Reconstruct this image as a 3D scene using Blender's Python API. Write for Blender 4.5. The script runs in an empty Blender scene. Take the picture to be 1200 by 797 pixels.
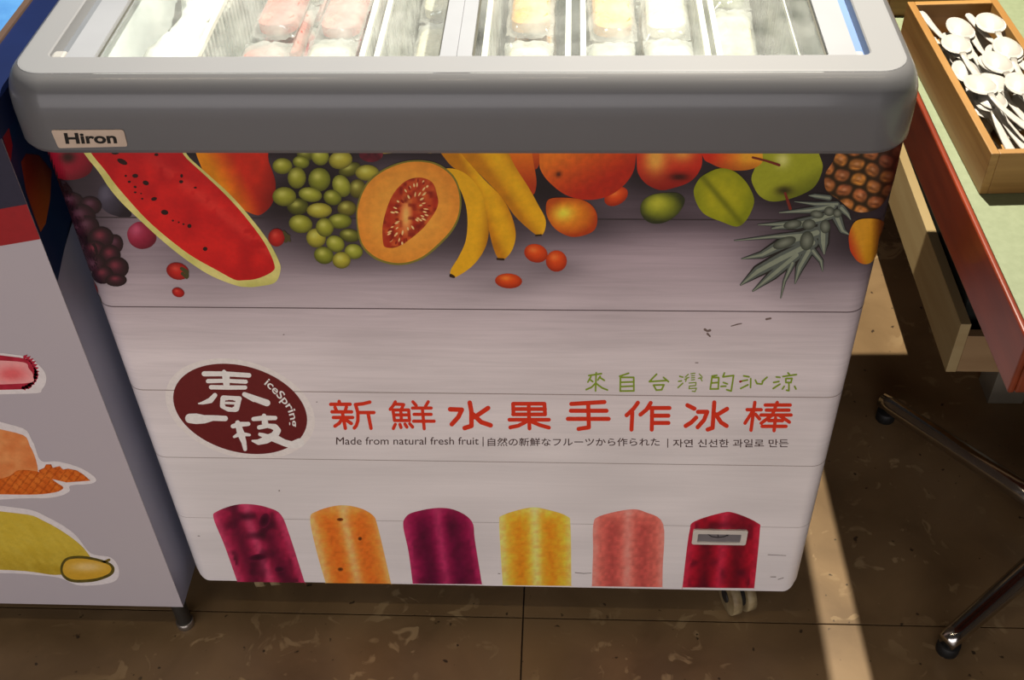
import bpy, bmesh, math, random
import numpy as np
from mathutils import Vector, Matrix
from mathutils.geometry import delaunay_2d_cdt

random.seed(7)
RNG = np.random.default_rng(7)
scene = bpy.context.scene
col = scene.collection

# ------------------------------------------------------------------ camera
FPX = 1338.24                      # focal length in pixels of the 1200x797 frame
CX, CY = 600.0, 398.5
R = np.array([[0.99882415, 0.00892471, -0.04765152],
              [0.04094468, -0.68159241, 0.7305856],
              [-0.02595865, -0.73167762, -0.68115638]])   # rows: world axes in lens axes
CAM = np.array([0.532, -0.96, 1.4645])
cd = bpy.data.cameras.new('camera')
cd.sensor_width = 36.0
cd.lens = FPX / 1200 * 36
cd.clip_start = 0.02
cam = bpy.data.objects.new('camera', cd)
col.objects.link(cam)
M3 = Matrix(((R[0, 0], -R[0, 1], -R[0, 2]), (R[1, 0], -R[1, 1], -R[1, 2]), (R[2, 0], -R[2, 1], -R[2, 2])))
cam.matrix_world = Matrix.Translation(Vector(CAM)) @ M3.to_4x4()
scene.camera = cam

# ------------------------------------------------------------------ world, lamps, exposure
scene.view_settings.view_transform = 'Standard'
scene.view_settings.look = 'None'
scene.view_settings.exposure = 0.0
scene.view_settings.gamma = 1.0
scene.view_settings.use_curve_mapping = False
w = bpy.data.worlds.new('world')
scene.world = w
w.use_nodes = True
w.node_tree.nodes['Background'].inputs[0].default_value = (0.62, 0.56, 0.56, 1)
w.node_tree.nodes['Background'].inputs[1].default_value = 0.03


def lamp(name, kind, loc, energy, color, target=None, **kw):
    l = bpy.data.lights.new(name, kind)
    l.energy = energy
    l.color = color
    for k, v in kw.items():
        setattr(l, k, v)
    o = bpy.data.objects.new(name, l)
    col.objects.link(o)
    o.location = loc
    if target is not None:
        o.rotation_euler = (Vector(target) - Vector(loc)).to_track_quat('-Z', 'Y').to_euler()
    return o


lamp('pendant_spot', 'SPOT', (0.800, 0.42, 2.02), 215, (1.0, 0.91, 0.76), (0.80, 0.2, 0), spot_size=math.radians(110), spot_blend=0.5, shadow_soft_size=0.010)
lamp('front_fill_light', 'AREA', (0.0, -2.8, 0.85), 41, (0.98, 0.93, 0.94), (0.25, 0.0, 0.75), shape='RECTANGLE', size=3.4, size_y=1.2)  # added soft fill from the camera side, brightens the printed front
lamp('display_light', 'SPOT', (0.02, 0.55, 2.1), 36, (0.92, 0.96, 1.0), (0.1, 0.2, 0.9), spot_size=math.radians(60), spot_blend=0.6, shadow_soft_size=0.04)
for x_, y_, sz_, e_ in ((-0.50, -0.75, 0.75, 4.0), (0.50, -0.75, 0.25, 1.2), (1.45, -0.75, 0.45, 1.6), (0.2, -1.05, 0.12, 0.6), (1.1, -1.1, 0.2, 0.7)):
    lamp('ceiling_strip_light', 'AREA', (x_, y_, 2.75), e_, (1.0, 0.84, 0.62), (x_, y_, 0), shape='RECTANGLE', size=sz_, size_y=0.05)


# ------------------------------------------------------------------ pixel helpers
def ray(p):
    return R @ np.array([p[0] - CX, p[1] - CY, FPX])


def hit(p, axis, val):
    r = ray(p)
    t = (val - CAM[axis]) / r[axis]
    return CAM + t * r


def proj_many(P):
    v = (np.asarray(P) - CAM) @ R
    return np.stack([CX + FPX * v[:, 0] / v[:, 2], CY + FPX * v[:, 1] / v[:, 2]], 1)


# ------------------------------------------------------------------ materials
def srgb(c):
    c = np.asarray(c, float) / 255.0
    return np.where(c <= 0.04045, c / 12.92, ((c + 0.055) / 1.055) ** 2.4)


def rgba(c):
    l = srgb(c)
    return (float(l[0]), float(l[1]), float(l[2]), 1.0)


def mat(name, color, rough=0.5, metal=0.0, noise=None, bump=None, spec=0.5, coat=0.0, color2=None, coords='Object', stretch=(1, 1, 1), emit=None, sss=0.0, transm=0.0, coat_rough=0.05):
    m = bpy.data.materials.new(name)
    m.use_nodes = True
    nt = m.node_tree
    b = nt.nodes['Principled BSDF']
    b.inputs['Base Color'].default_value = rgba(color)
    b.inputs['Roughness'].default_value = rough
    b.inputs['Metallic'].default_value = metal
    b.inputs['Specular IOR Level'].default_value = spec
    b.inputs['Coat Weight'].default_value = coat
    b.inputs['Coat Roughness'].default_value = coat_rough
    b.inputs['Transmission Weight'].default_value = transm
    if sss:
        b.inputs['Subsurface Weight'].default_value = sss
        b.inputs['Subsurface Radius'].default_value = (0.01, 0.01, 0.01)
    tc = nt.nodes.new('ShaderNodeTexCoord')
    mp = nt.nodes.new('ShaderNodeMapping')
    mp.inputs['Scale'].default_value = stretch
    nt.links.new(tc.outputs[coords], mp.inputs[0])
    sc = noise if noise else 40
    nz = nt.nodes.new('ShaderNodeTexNoise')
    nz.inputs['Scale'].default_value = sc
    nz.inputs['Detail'].default_value = 5
    nt.links.new(mp.outputs[0], nz.inputs['Vector'])
    cr = nt.nodes.new('ShaderNodeValToRGB')
    cr.color_ramp.elements[0].position = 0.3
    cr.color_ramp.elements[1].position = 0.7
    c2 = color2 if color2 is not None else tuple(min(255, v * 1.05 + 3) for v in color)
    cr.color_ramp.elements[0].color = rgba(color)
    cr.color_ramp.elements[1].color = rgba(c2)
    nt.links.new(nz.outputs['Fac'], cr.inputs[0])
    nt.links.new(cr.outputs[0], b.inputs['Base Color'])
    if bump:
        bp = nt.nodes.new('ShaderNodeBump')
        bp.inputs['Strength'].default_value = bump
        bp.inputs['Distance'].default_value = 0.002
        nt.links.new(nz.outputs['Fac'], bp.inputs['Height'])
        nt.links.new(bp.outputs[0], b.inputs['Normal'])
    return m


def glass_mat(name, tint=(1, 1, 1), gloss=0.05, frost=0.0):
    m = bpy.data.materials.new(name)
    m.use_nodes = True
    nt = m.node_tree
    nt.nodes.clear()
    out = nt.nodes.new('ShaderNodeOutputMaterial')
    tr = nt.nodes.new('ShaderNodeBsdfTransparent')
    tr.inputs[0].default_value = (*tint, 1)
    gl = nt.nodes.new('ShaderNodeBsdfGlossy')
    gl.inputs['Roughness'].default_value = gloss
    lw = nt.nodes.new('ShaderNodeLayerWeight')
    pw = nt.nodes.new('ShaderNodeMath')
    pw.operation = 'POWER'
    pw.inputs[1].default_value = 4.5
    nt.links.new(lw.outputs['Facing'], pw.inputs[0])
    fr = nt.nodes.new('ShaderNodeMath')
    fr.operation = 'MULTIPLY_ADD'
    fr.inputs[1].default_value = 0.6
    fr.inputs[2].default_value = 0.025
    nt.links.new(pw.outputs[0], fr.inputs[0])
    mx = nt.nodes.new('ShaderNodeMixShader')
    nt.links.new(fr.outputs[0], mx.inputs[0])
    nt.links.new(tr.outputs[0], mx.inputs[1])
    nt.links.new(gl.outputs[0], mx.inputs[2])
    last = mx
    if frost:
        df = nt.nodes.new('ShaderNodeBsdfDiffuse')
        df.inputs[0].default_value = (0.85, 0.86, 0.85, 1)
        tl = nt.nodes.new('ShaderNodeBsdfTranslucent')
        tl.inputs[0].default_value = (0.85, 0.86, 0.85, 1)
        ad = nt.nodes.new('ShaderNodeMixShader')
        ad.inputs[0].default_value = 0.5
        nt.links.new(df.outputs[0], ad.inputs[1])
        nt.links.new(tl.outputs[0], ad.inputs[2])
        nz = nt.nodes.new('ShaderNodeTexNoise')
        nz.inputs['Scale'].default_value = 28
        nz.inputs['Detail'].default_value = 6
        tc = nt.nodes.new('ShaderNodeTexCoord')
        nt.links.new(tc.outputs['Object'], nz.inputs['Vector'])
        mr = nt.nodes.new('ShaderNodeMapRange')
        mr.inputs['From Min'].default_value = 0.35
        mr.inputs['From Max'].default_value = 0.75
        mr.inputs['To Min'].default_value = frost * 0.4
        mr.inputs['To Max'].default_value = min(1, frost * 1.6)
        nt.links.new(nz.outputs['Fac'], mr.inputs['Value'])
        m2 = nt.nodes.new('ShaderNodeMixShader')
        nt.links.new(mr.outputs[0], m2.inputs[0])
        nt.links.new(mx.outputs[0], m2.inputs[1])
        nt.links.new(ad.outputs[0], m2.inputs[2])
        last = m2
    nt.links.new(last.outputs[0], out.inputs[0])
    return m


def print_mat(name, rough=0.35, wood=False):
    """flat print: colour from the 'print' colour attribute, with a fine paper/wood grain"""
    m = bpy.data.materials.new(name)
    m.use_nodes = True
    nt = m.node_tree
    b = nt.nodes['Principled BSDF']
    b.inputs['Roughness'].default_value = rough
    b.inputs['Specular IOR Level'].default_value = 0.4
    at = nt.nodes.new('ShaderNodeAttribute')
    at.attribute_name = 'print'
    tc = nt.nodes.new('ShaderNodeTexCoord')
    mp = nt.nodes.new('ShaderNodeMapping')
    mp.inputs['Scale'].default_value = (5, 5, 95) if wood else (160, 160, 160)
    nt.links.new(tc.outputs['Object'], mp.inputs[0])
    nz = nt.nodes.new('ShaderNodeTexNoise')
    nz.inputs['Scale'].default_value = 1.0
    nz.inputs['Detail'].default_value = 7
    nz.inputs['Roughness'].default_value = 0.65
    nz.inputs['Distortion'].default_value = 1.2 if wood else 0
    nt.links.new(mp.outputs[0], nz.inputs['Vector'])
    mr = nt.nodes.new('ShaderNodeMapRange')
    mr.inputs['From Min'].default_value = 0.3
    mr.inputs['From Max'].default_value = 0.62
    mr.inputs['To Min'].default_value = 0.80 if wood else 0.88
    mr.inputs['To Max'].default_value = 1.0
    nt.links.new(nz.outputs['Fac'], mr.inputs['Value'])
    mu = nt.nodes.new('ShaderNodeMix')
    mu.data_type = 'RGBA'
    mu.blend_type = 'MULTIPLY'
    if wood:
        # grain strength is stronger in the upper, darker printed boards
        sp = nt.nodes.new('ShaderNodeSeparateXYZ')
        nt.links.new(tc.outputs['Object'], sp.inputs[0])
        m3 = nt.nodes.new('ShaderNodeMapRange')
        m3.inputs['From Min'].default_value = 0.3
        m3.inputs['From Max'].default_value = 0.75
        m3.inputs['To Min'].default_value = 0.25
        m3.inputs['To Max'].default_value = 1.0
        nt.links.new(sp.outputs[2], m3.inputs['Value'])
        nt.links.new(m3.outputs[0], mu.inputs['Factor'])
    else:
        mu.inputs['Factor'].default_value = 1.0
    nt.links.new(at.outputs['Color'], mu.inputs[6])
    nt.links.new(mr.outputs[0], mu.inputs[7])
    nt.links.new(mu.outputs[2], b.inputs['Base Color'])
    return m


MT = {}
MT['rim'] = mat('grey_rim_plastic', (98, 99, 102), 0.38, noise=6, color2=(102, 102, 104), coat=0.25, coat_rough=0.09)
MT['rimtop'] = mat('light_grey_frame_plastic', (124, 126, 130), 0.35, noise=6, color2=(128, 129, 132))
MT['lidframe'] = mat('lid_frame_plastic', (132, 135, 141), 0.4, noise=8)
MT['groove'] = mat('groove_plastic', (96, 100, 106), 0.5, noise=9)
MT['groove_blue_reflection'] = mat('groove_plastic_blue_reflection', (92, 118, 165), 0.45, noise=9)  # grey groove plastic with its blue reflection painted into the colour
MT['stopper'] = mat('stopper_plastic', (150, 150, 148), 0.45, noise=9)
MT['body'] = mat('freezer_shell', (176, 174, 182), 0.4, noise=7)
MT['liner'] = mat('frosty_liner', (190, 196, 200), 0.55, noise=14, color2=(228, 232, 234), bump=0.3)
MT['frost'] = mat('frost', (206, 208, 202), 0.9, noise=60, color2=(224, 224, 220), bump=1.0)
MT['glass'] = glass_mat('lid_glass', (0.97, 0.99, 0.98), 0.03, 0.10)
MT['seal'] = mat('dark_glass_edge', (70, 70, 62), 0.5, noise=30)
MT['bin'] = glass_mat('translucent_bin_plastic', (0.95, 0.95, 0.93), 0.2, 0.5)
MT['binrim'] = mat('bin_rim_plastic', (206, 205, 198), 0.5, noise=50, color2=(226, 226, 222), bump=0.5)
MT['wrap'] = glass_mat('frosted_wrapper', (1, 1, 1), 0.12, 0.42)
MT['badge'] = mat('badge_aluminium', (196, 176, 158), 0.4, 0.15, noise=60)
MT['black'] = mat('black_ink', (14, 13, 13), 0.45, noise=30)
MT['wheel'] = mat('cream_caster_plastic', (168, 150, 112), 0.6, noise=60, color2=(118, 98, 66))
MT['castermetal'] = mat('caster_metal', (70, 68, 64), 0.45, 0.7, noise=50)
MT['axle'] = mat('dark_rubber', (34, 30, 28), 0.7, noise=50)
MT['print'] = print_mat('printed_film')
MT['panel'] = print_mat('printed_board_film', 0.33, wood=True)
MT['navy'] = mat('navy_plastic', (14, 30, 74), 0.4, noise=8, color2=(10, 24, 62))
MT['cabside'] = mat('cabinet_side_metal', (158, 162, 184), 0.42, noise=10, color2=(150, 154, 178))
MT['steel'] = mat('brushed_steel', (178, 172, 166), 0.28, 0.9, noise=40, stretch=(1, 40, 1))
MT['brownmetal'] = mat('bronze_trim', (120, 98, 86), 0.35, 0.6, noise=30)
MT['blueglass'] = mat('blue_glass', (92, 150, 205), 0.08, noise=12, color2=(46, 96, 165), coat=0.6)
MT['bamboo'] = mat('bamboo', (146, 108, 56), 0.45, noise=7, color2=(126, 90, 42), stretch=(1, 1, 26))
MT['bamboo_y'] = mat('bamboo_long', (150, 113, 60), 0.45, noise=7, color2=(130, 93, 44), stretch=(8, 1, 26))
MT['spoon'] = mat('white_spoon_plastic', (166, 164, 158), 0.28, noise=20, sss=0.5, color2=(172, 169, 163))
MT['laminate'] = mat('pale_green_laminate', (112, 122, 94), 0.5, noise=160, color2=(120, 130, 102))
MT['redwood'] = mat('red_brown_varnish', (122, 46, 20), 0.35, noise=8, color2=(96, 32, 14), stretch=(6, 1, 6), coat=0.2)
MT['plywood'] = mat('pale_pine', (178, 158, 114), 0.6, noise=3.2, color2=(160, 136, 92), stretch=(3, 1, 9))
MT['plyend'] = mat('pine_end_board', (160, 130, 92), 0.6, noise=5, color2=(142, 112, 76), stretch=(1, 3, 6))
MT['darkgreen'] = mat('dark_green_plastic', (18, 24, 20), 0.6, noise=20)
MT['greyboard'] = mat('grey_board', (128, 120, 104), 0.6, noise=12, color2=(112, 104, 90))
MT['chrome'] = mat('chrome', (190, 186, 180), 0.18, 1.0, noise=30)
MT['rubber'] = mat('black_rubber', (16, 15, 14), 0.6, noise=40)
MT['white'] = mat('white_plastic', (214, 206, 196), 0.4, noise=30)
MT['gauge'] = mat('gauge_face', (116, 112, 116), 0.35, noise=50, color2=(132, 126, 128))


def tile_mat():
    m = bpy.data.materials.new('mottled_stone_tile')
    m.use_nodes = True
    nt = m.node_tree
    b = nt.nodes['Principled BSDF']
    b.inputs['Roughness'].default_value = 0.42
    tc = nt.nodes.new('ShaderNodeTexCoord')
    gm = nt.nodes.new('ShaderNodeNewGeometry')

    def nz(scale, detail, dist=0.0):
        n = nt.nodes.new('ShaderNodeTexNoise')
        n.inputs['Scale'].default_value = scale
        n.inputs['Detail'].default_value = detail
        n.inputs['Distortion'].default_value = dist
        nt.links.new(gm.outputs['Position'], n.inputs['Vector'])
        return n

    def ramp(src, p0, c0, p1, c1):
        r = nt.nodes.new('ShaderNodeValToRGB')
        r.color_ramp.elements[0].position = p0
        r.color_ramp.elements[0].color = c0
        r.color_ramp.elements[1].position = p1
        r.color_ramp.elements[1].color = c1
        nt.links.new(src.outputs['Fac'], r.inputs[0])
        return r

    def mix(fac, a, c):
        x = nt.nodes.new('ShaderNodeMix')
        x.data_type = 'RGBA'
        nt.links.new(fac, x.inputs['Factor'])
        nt.links.new(a, x.inputs[6])
        if isinstance(c, tuple):
            x.inputs[7].default_value = c
        else:
            nt.links.new(c, x.inputs[7])
        return x
    base = ramp(nz(7, 8, 0.6), 0.35, rgba((122, 98, 68)), 0.66, rgba((148, 121, 86)))
    # pale chips: distorted noise, only the peaks
    chips = ramp(nz(21, 3, 1.4), 0.60, (0, 0, 0, 1), 0.66, (1, 1, 1, 1))
    patch = ramp(nz(5, 2), 0.42, (0, 0, 0, 1), 0.62, (1, 1, 1, 1))
    mu = nt.nodes.new('ShaderNodeMath')
    mu.operation = 'MULTIPLY'
    nt.links.new(chips.outputs[0], mu.inputs[0])
    nt.links.new(patch.outputs[0], mu.inputs[1])
    m1 = mix(mu.outputs[0], base.outputs[0], rgba((180, 154, 114)))
    dark = ramp(nz(60, 2), 0.70, (0, 0, 0, 1), 0.74, (1, 1, 1, 1))
    m2 = mix(dark.outputs[0], m1.outputs[2], rgba((64, 50, 36)))
    nt.links.new(m2.outputs[2], b.inputs['Base Color'])
    return m


MT['tile'] = tile_mat()
MT['grout'] = mat('dark_grout', (58, 48, 38), 0.9, noise=60)


# ------------------------------------------------------------------ object helpers
def tag(o, label=None, cat=None, group=None, kind=None):
    for k, v in (('label', label), ('category', cat), ('group', group), ('kind', kind)):
        if v:
            o[k] = v
    return o


def empty(name, loc, label, cat, group=None, rz=0.0):
    o = bpy.data.objects.new(name, None)
    o.empty_display_size = 0.05
    col.objects.link(o)
    o.location = loc
    o.rotation_euler = (0, 0, rz)
    bpy.context.view_layer.update()
    return tag(o, label, cat, group)


def link(name, me, material, parent=None, smooth=False):
    o = bpy.data.objects.new(name, me)
    col.objects.link(o)
    if material is not None and not me.materials:
        me.materials.append(material)
    if smooth:
        me.shade_smooth()
    if parent is not None:
        o.parent = parent
    return o


def pyd(name, v, f, material, parent=None, smooth=False, local=False):
    """mesh from world coordinates; when it has a parent the mesh is moved into the parent's frame"""
    me = bpy.data.meshes.new(name)
    me.from_pydata([tuple(map(float, p)) for p in v], [], [tuple(map(int, q)) for q in f])
    me.update()
    if parent is not None and not local:
        me.transform(wmat(parent).inverted())
    return link(name, me, material, parent, smooth)


def wmat(o):
    m = o.matrix_basis.copy()
    p = o.parent
    while p is not None:
        m = p.matrix_basis @ m
        p = p.parent
    return m


def frombm(name, bm, material, parent=None, smooth=False, local=False):
    bmesh.ops.recalc_face_normals(bm, faces=bm.faces)
    me = bpy.data.meshes.new(name)
    bm.to_mesh(me)
    bm.free()
    if parent is not None and not local:
        me.transform(wmat(parent).inverted())
    return link(name, me, material, parent, smooth)


def box_bm(x0, x1, y0, y1, z0, z1, bev=0.0, seg=2, bm=None):
    bm2 = bmesh.new()
    vs = [bm2.verts.new((x, y, z)) for x in (x0, x1) for y in (y0, y1) for z in (z0, z1)]
    for q in ((0, 1, 3, 2), (4, 6, 7, 5), (0, 4, 5, 1), (2, 3, 7, 6), (0, 2, 6, 4), (1, 5, 7, 3)):
        bm2.faces.new([vs[i] for i in q])
    bmesh.ops.recalc_face_normals(bm2, faces=bm2.faces)
    if bev:
        bmesh.ops.bevel(bm2, geom=list(bm2.edges), offset=bev, segments=seg, affect='EDGES', profile=0.5)
    if bm is None:
        return bm2
    me = bpy.data.meshes.new('tmp')
    bm2.to_mesh(me)
    bm2.free()
    bm.from_mesh(me)
    bpy.data.meshes.remove(me)
    return bm


def box(name, x0, x1, y0, y1, z0, z1, material, parent=None, bev=0.0, local=False, seg=2):
    return frombm(name, box_bm(x0, x1, y0, y1, z0, z1, bev, seg), material, parent, False, local)


def tube(name, pts, rad, material, parent=None, n=12, flat=1.0, local=False):
    pts = [Vector(p) for p in pts]
    if not isinstance(rad, (list, tuple)):
        rad = [rad] * len(pts)
    V, F = [], []
    for i, p in enumerate(pts):
        d = (pts[min(i + 1, len(pts) - 1)] - pts[max(i - 1, 0)]).normalized()
        up = Vector((0, 0, 1)) if abs(d.z) < 0.95 else Vector((1, 0, 0))
        s = d.cross(up).normalized()
        u = s.cross(d).normalized()
        for k in range(n):
            a = 2 * math.pi * k / n
            V.append(p + s * math.cos(a) * rad[i] + u * math.sin(a) * rad[i] * flat)
    for i in range(len(pts) - 1):
        for k in range(n):
            F.append((i * n + k, i * n + (k + 1) % n, (i + 1) * n + (k + 1) % n, (i + 1) * n + k))
    F.append(tuple(range(n))[::-1])
    F.append(tuple(range((len(pts) - 1) * n, len(pts) * n)))
    return pyd(name, V, F, material, parent, True, local)


def cyl(name, c, axis, r, h, material, parent=None, n=24, local=False):
    a = Vector(axis).normalized()
    c = Vector(c)
    return tube(name, [c - a * h / 2, c - a * h * 0.46, c + a * h * 0.46, c + a * h / 2], [r * 0.94, r, r, r * 0.94], material, parent, n, 1.0, local)


def rrect(x0, x1, y0, y1, r, n=8):
    P = []
    for cx_, cy_, a0 in ((x1 - r, y0 + r, -90), (x1 - r, y1 - r, 0), (x0 + r, y1 - r, 90), (x0 + r, y0 + r, 180)):
        for k in range(n + 1):
            a = math.radians(a0 + 90 * k / n)
            P.append((cx_ + r * math.cos(a), cy_ + r * math.sin(a)))
    return P


def loft(name, rings, material, parent=None, close_start=False, close_end=False, smooth=False):
    n = len(rings[0])
    V = [p for rg in rings for p in rg]
    F = []
    for i in range(len(rings) - 1):
        for k in range(n):
            F.append((i * n + k, i * n + (k + 1) % n, (i + 1) * n + (k + 1) % n, (i + 1) * n + k))
    if close_start:
        F.append(tuple(range(n))[::-1])
    if close_end:
        F.append(tuple(range((len(rings) - 1) * n, len(rings) * n)))
    return pyd(name, V, F, material, parent, smooth)


# ================================================================== FLOOR
fl = box('floor', -3.2, 4.2, -3.0, 4.6, -0.05, -0.004, MT['grout'])
tag(fl, kind='structure')
TS = 0.92
JX, JY = 0.471, 0.003
tme = bpy.data.meshes.new('tile')
tb = box_bm(0.0012, TS - 0.0012, 0.0012, TS - 0.0012, -0.012, 0.0)
tb.to_mesh(tme)
tb.free()
tme.materials.append(MT['tile'])
for i in range(-4, 4):
    for j in range(-3, 5):
        t = bpy.data.objects.new('tile', tme)
        col.objects.link(t)
        t.parent = fl
        t.location = (JX + i * TS, JY + j * TS, 0)

wm_ = mat('plain_shop_wall', (120, 108, 96), 0.8, noise=5)
for nm, a in (('wall_back', (-3.2, 4.2, 4.5, 4.6, 0.0, 2.9)), ('wall_front', (-3.2, 4.2, -3.1, -3.0, 0.0, 2.9)), ('wall_left', (-3.3, -3.2, -3.0, 4.6, 0.0, 2.9)), ('wall_right', (4.2, 4.3, -3.0, 4.6, 0.0, 2.9))):
    tag(box(nm, *a, wm_), kind='structure')

# ================================================================== CHEST FREEZER
XL, XR, YB = -0.006, 0.864, 0.60
ZB, ZT = 0.085, 0.85
RC = 0.022
fz = empty('ice_cream_freezer', (0.43, 0.3, 0), 'chest freezer with grey rim, sliding glass lids and fruit and popsicle print', 'freezer')
# hollow shell
loft('body', [[(x, y, z) for x, y in rrect(XL + e, XR - e, 0.001 + e, YB - e, RC)] for z, e in ((ZB + 0.004, 0.004), (ZB + 0.010, 0.0), (ZT, 0.0))],
     MT['body'], fz, close_start=True, smooth=True)


# --- surface of the printed front, wrapped round both vertical corners
def front_y(x):
    x = np.asarray(x, float)
    d = np.maximum(0, np.maximum(x - (XR - RC), (XL + RC) - x))
    d = np.minimum(d, RC * 0.9999)
    return RC - np.sqrt(RC * RC - d * d)


def front_n(x):
    x = np.asarray(x, float)
    d = np.clip(np.where(x > 0.4, x - (XR - RC), x - (XL + RC)), -RC, RC)
    d = np.where((x > XL + RC) & (x < XR - RC), 0, d)
    nx = d / RC
    return nx, -np.sqrt(np.maximum(0, 1 - nx * nx))


def rays(P):
    P = np.asarray(P, float)
    return np.stack([P[:, 0] - CX, P[:, 1] - CY, np.full(len(P), FPX)], 1) @ R.T


def on_front(P, off=0.0):
    """pixels -> points on the wrapped front film"""
    r = rays(P)
    y = np.zeros(len(r))
    for _ in range(6):
        t = (y - CAM[1]) / r[:, 1]
        x = np.clip(CAM[0] + t * r[:, 0], XL + 0.0008, XR - 0.0008)
        y = 0.5 * y + 0.5 * front_y(x)
    t = (y - CAM[1]) / r[:, 1]
    x = np.clip(CAM[0] + t * r[:, 0], XL + 0.0008, XR - 0.0008)
    z = CAM[2] + t * r[:, 2]
    nx, ny = front_n(x)
    return np.stack([x + nx * off, front_y(x) + ny * off, z], 1)


def on_plane(yv):
    def f(P, off=0.0):
        r = rays(P)
        t = (yv - CAM[1]) / r[:, 1]
        return np.stack([CAM[0] + t * r[:, 0], np.full(len(r), yv - off), CAM[2] + t * r[:, 2]], 1)
    return f


# ------------------------------------------------------------------ printing tools (all in pixels of the print)
GAIN = 1.75
LAYER = 0.00012


def smooth_closed(P, k=5):
    P = np.asarray(P, float)
    n = len(P)
    out = []
    for i in range(n):
        p0, p1, p2, p3 = P[i - 1], P[i], P[(i + 1) % n], P[(i + 2) % n]
        for j in range(k):
            t = j / k
            out.append(0.5 * ((2 * p1) + (-p0 + p2) * t + (2 * p0 - 5 * p1 + 4 * p2 - p3) * t * t + (-p0 + 3 * p1 - 3 * p2 + p3) * t ** 3))
    return np.array(out)


def vnoise(P, s, seed=0):
    """value noise in pixel space"""
    g = np.random.default_rng(seed).random((64, 64))
    q = np.asarray(P) / s + 1000.0
    i = np.floor(q).astype(int)
    f = q - i
    f = f * f * (3 - 2 * f)
    a = g[i[:, 0] % 64, i[:, 1] % 64]
    b = g[(i[:, 0] + 1) % 64, i[:, 1] % 64]
    c = g[i[:, 0] % 64, (i[:, 1] + 1) % 64]
    d = g[(i[:, 0] + 1) % 64, (i[:, 1] + 1) % 64]
    return (a * (1 - f[:, 0]) + b * f[:, 0]) * (1 - f[:, 1]) + (c * (1 - f[:, 0]) + d * f[:, 0]) * f[:, 1]


def set_print(me, lin):
    ca = me.color_attributes.new('print', 'FLOAT_COLOR', 'POINT')
    a = np.ones((len(me.vertices), 4), np.float32)
    a[:, :3] = np.clip(lin, 0, 1.0)
    ca.data.foreach_set('color', a.ravel())


def mixc(a, b, t):
    t = np.clip(np.asarray(t, float), 0, 1)[:, None]
    return np.asarray(a, float) * (1 - t) + np.asarray(b, float) * t


def decal(name, outline, fn, layer, parent, surf, spacing=3.0, smooth=True, label=None, gain=None):
    """flat printed shape: outline in pixels, colour fn(P)->sRGB per vertex"""
    O = smooth_closed(outline) if smooth else np.asarray(outline, float)
    lo, hi = O.min(0), O.max(0)
    gx, gy = np.meshgrid(np.arange(lo[0] + spacing / 2, hi[0], spacing), np.arange(lo[1] + spacing / 2, hi[1], spacing))
    G = np.stack([gx.ravel(), gy.ravel()], 1)
    n = len(O)
    pts = [Vector(p) for p in O] + [Vector(p) for p in G]
    v, e, f, *_ = delaunay_2d_cdt(pts, [], [list(range(n))], 1, 1e-4)
    P = np.array([(p[0], p[1]) for p in v])
    used = sorted({i for q in f for i in q})
    remap = {o: i for i, o in enumerate(used)}
    P = P[used]
    F = [[remap[i] for i in q] for q in f]
    W = surf(P, LAYER * layer)
    o = pyd(name, W, F, MT['print'], parent)
    set_print(o.data, srgb(fn(P)) * (gain or GAIN))
    if label:
        o['label'] = label
    return o


def discs(name, items, colfn, layer, parent, surf, rings=5, seg=18, label=None, split=False, stuff=False):
    """many printed ellipses (cx,cy,rx,ry,deg) as one print, each a hair above the last"""
    if split:
        for i, it in enumerate(items):
            discs(name, [it], lambda k, P, r, u, v, i=i: colfn(i, P, r, u, v), layer + 0.06 * i, parent, surf, rings, seg, label)
        return
    V, F, Cc = [], [], []
    for k, (cx_, cy_, rx, ry, dg) in enumerate(items):
        a = np.linspace(0, 2 * np.pi, seg, endpoint=False)
        rr = np.concatenate([[0]] + [np.full(seg, (i + 1) / rings) for i in range(rings)])
        aa = np.concatenate([[0]] + [a] * rings)
        u, v = rr * np.cos(aa), rr * np.sin(aa)
        t = math.radians(dg)
        P = np.stack([cx_ + rx * u * math.cos(t) - ry * v * math.sin(t), cy_ + rx * u * math.sin(t) + ry * v * math.cos(t)], 1)
        b = len(V)
        ws = surf(P, LAYER * (layer + 0.06 * k))
        V += list(ws)
        su = u * math.cos(t) - v * math.sin(t)
        sv = u * math.sin(t) + v * math.cos(t)
        Cc.append(colfn(k, P, rr, su, sv))
        for s in range(seg):
            F.append((b, b + 1 + s, b + 1 + (s + 1) % seg))
        for i in range(rings - 1):
            for s in range(seg):
                p, q = b + 1 + i * seg, b + 1 + (i + 1) * seg
                F.append((p + s, q + s, q + (s + 1) % seg, p + (s + 1) % seg))
    o = pyd(name, V, F, MT['print'], parent)
    set_print(o.data, srgb(np.concatenate(Cc)) * GAIN)
    if stuff:
        o['kind'] = 'stuff'
    if label:
        o['label'] = label
    return o


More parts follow.
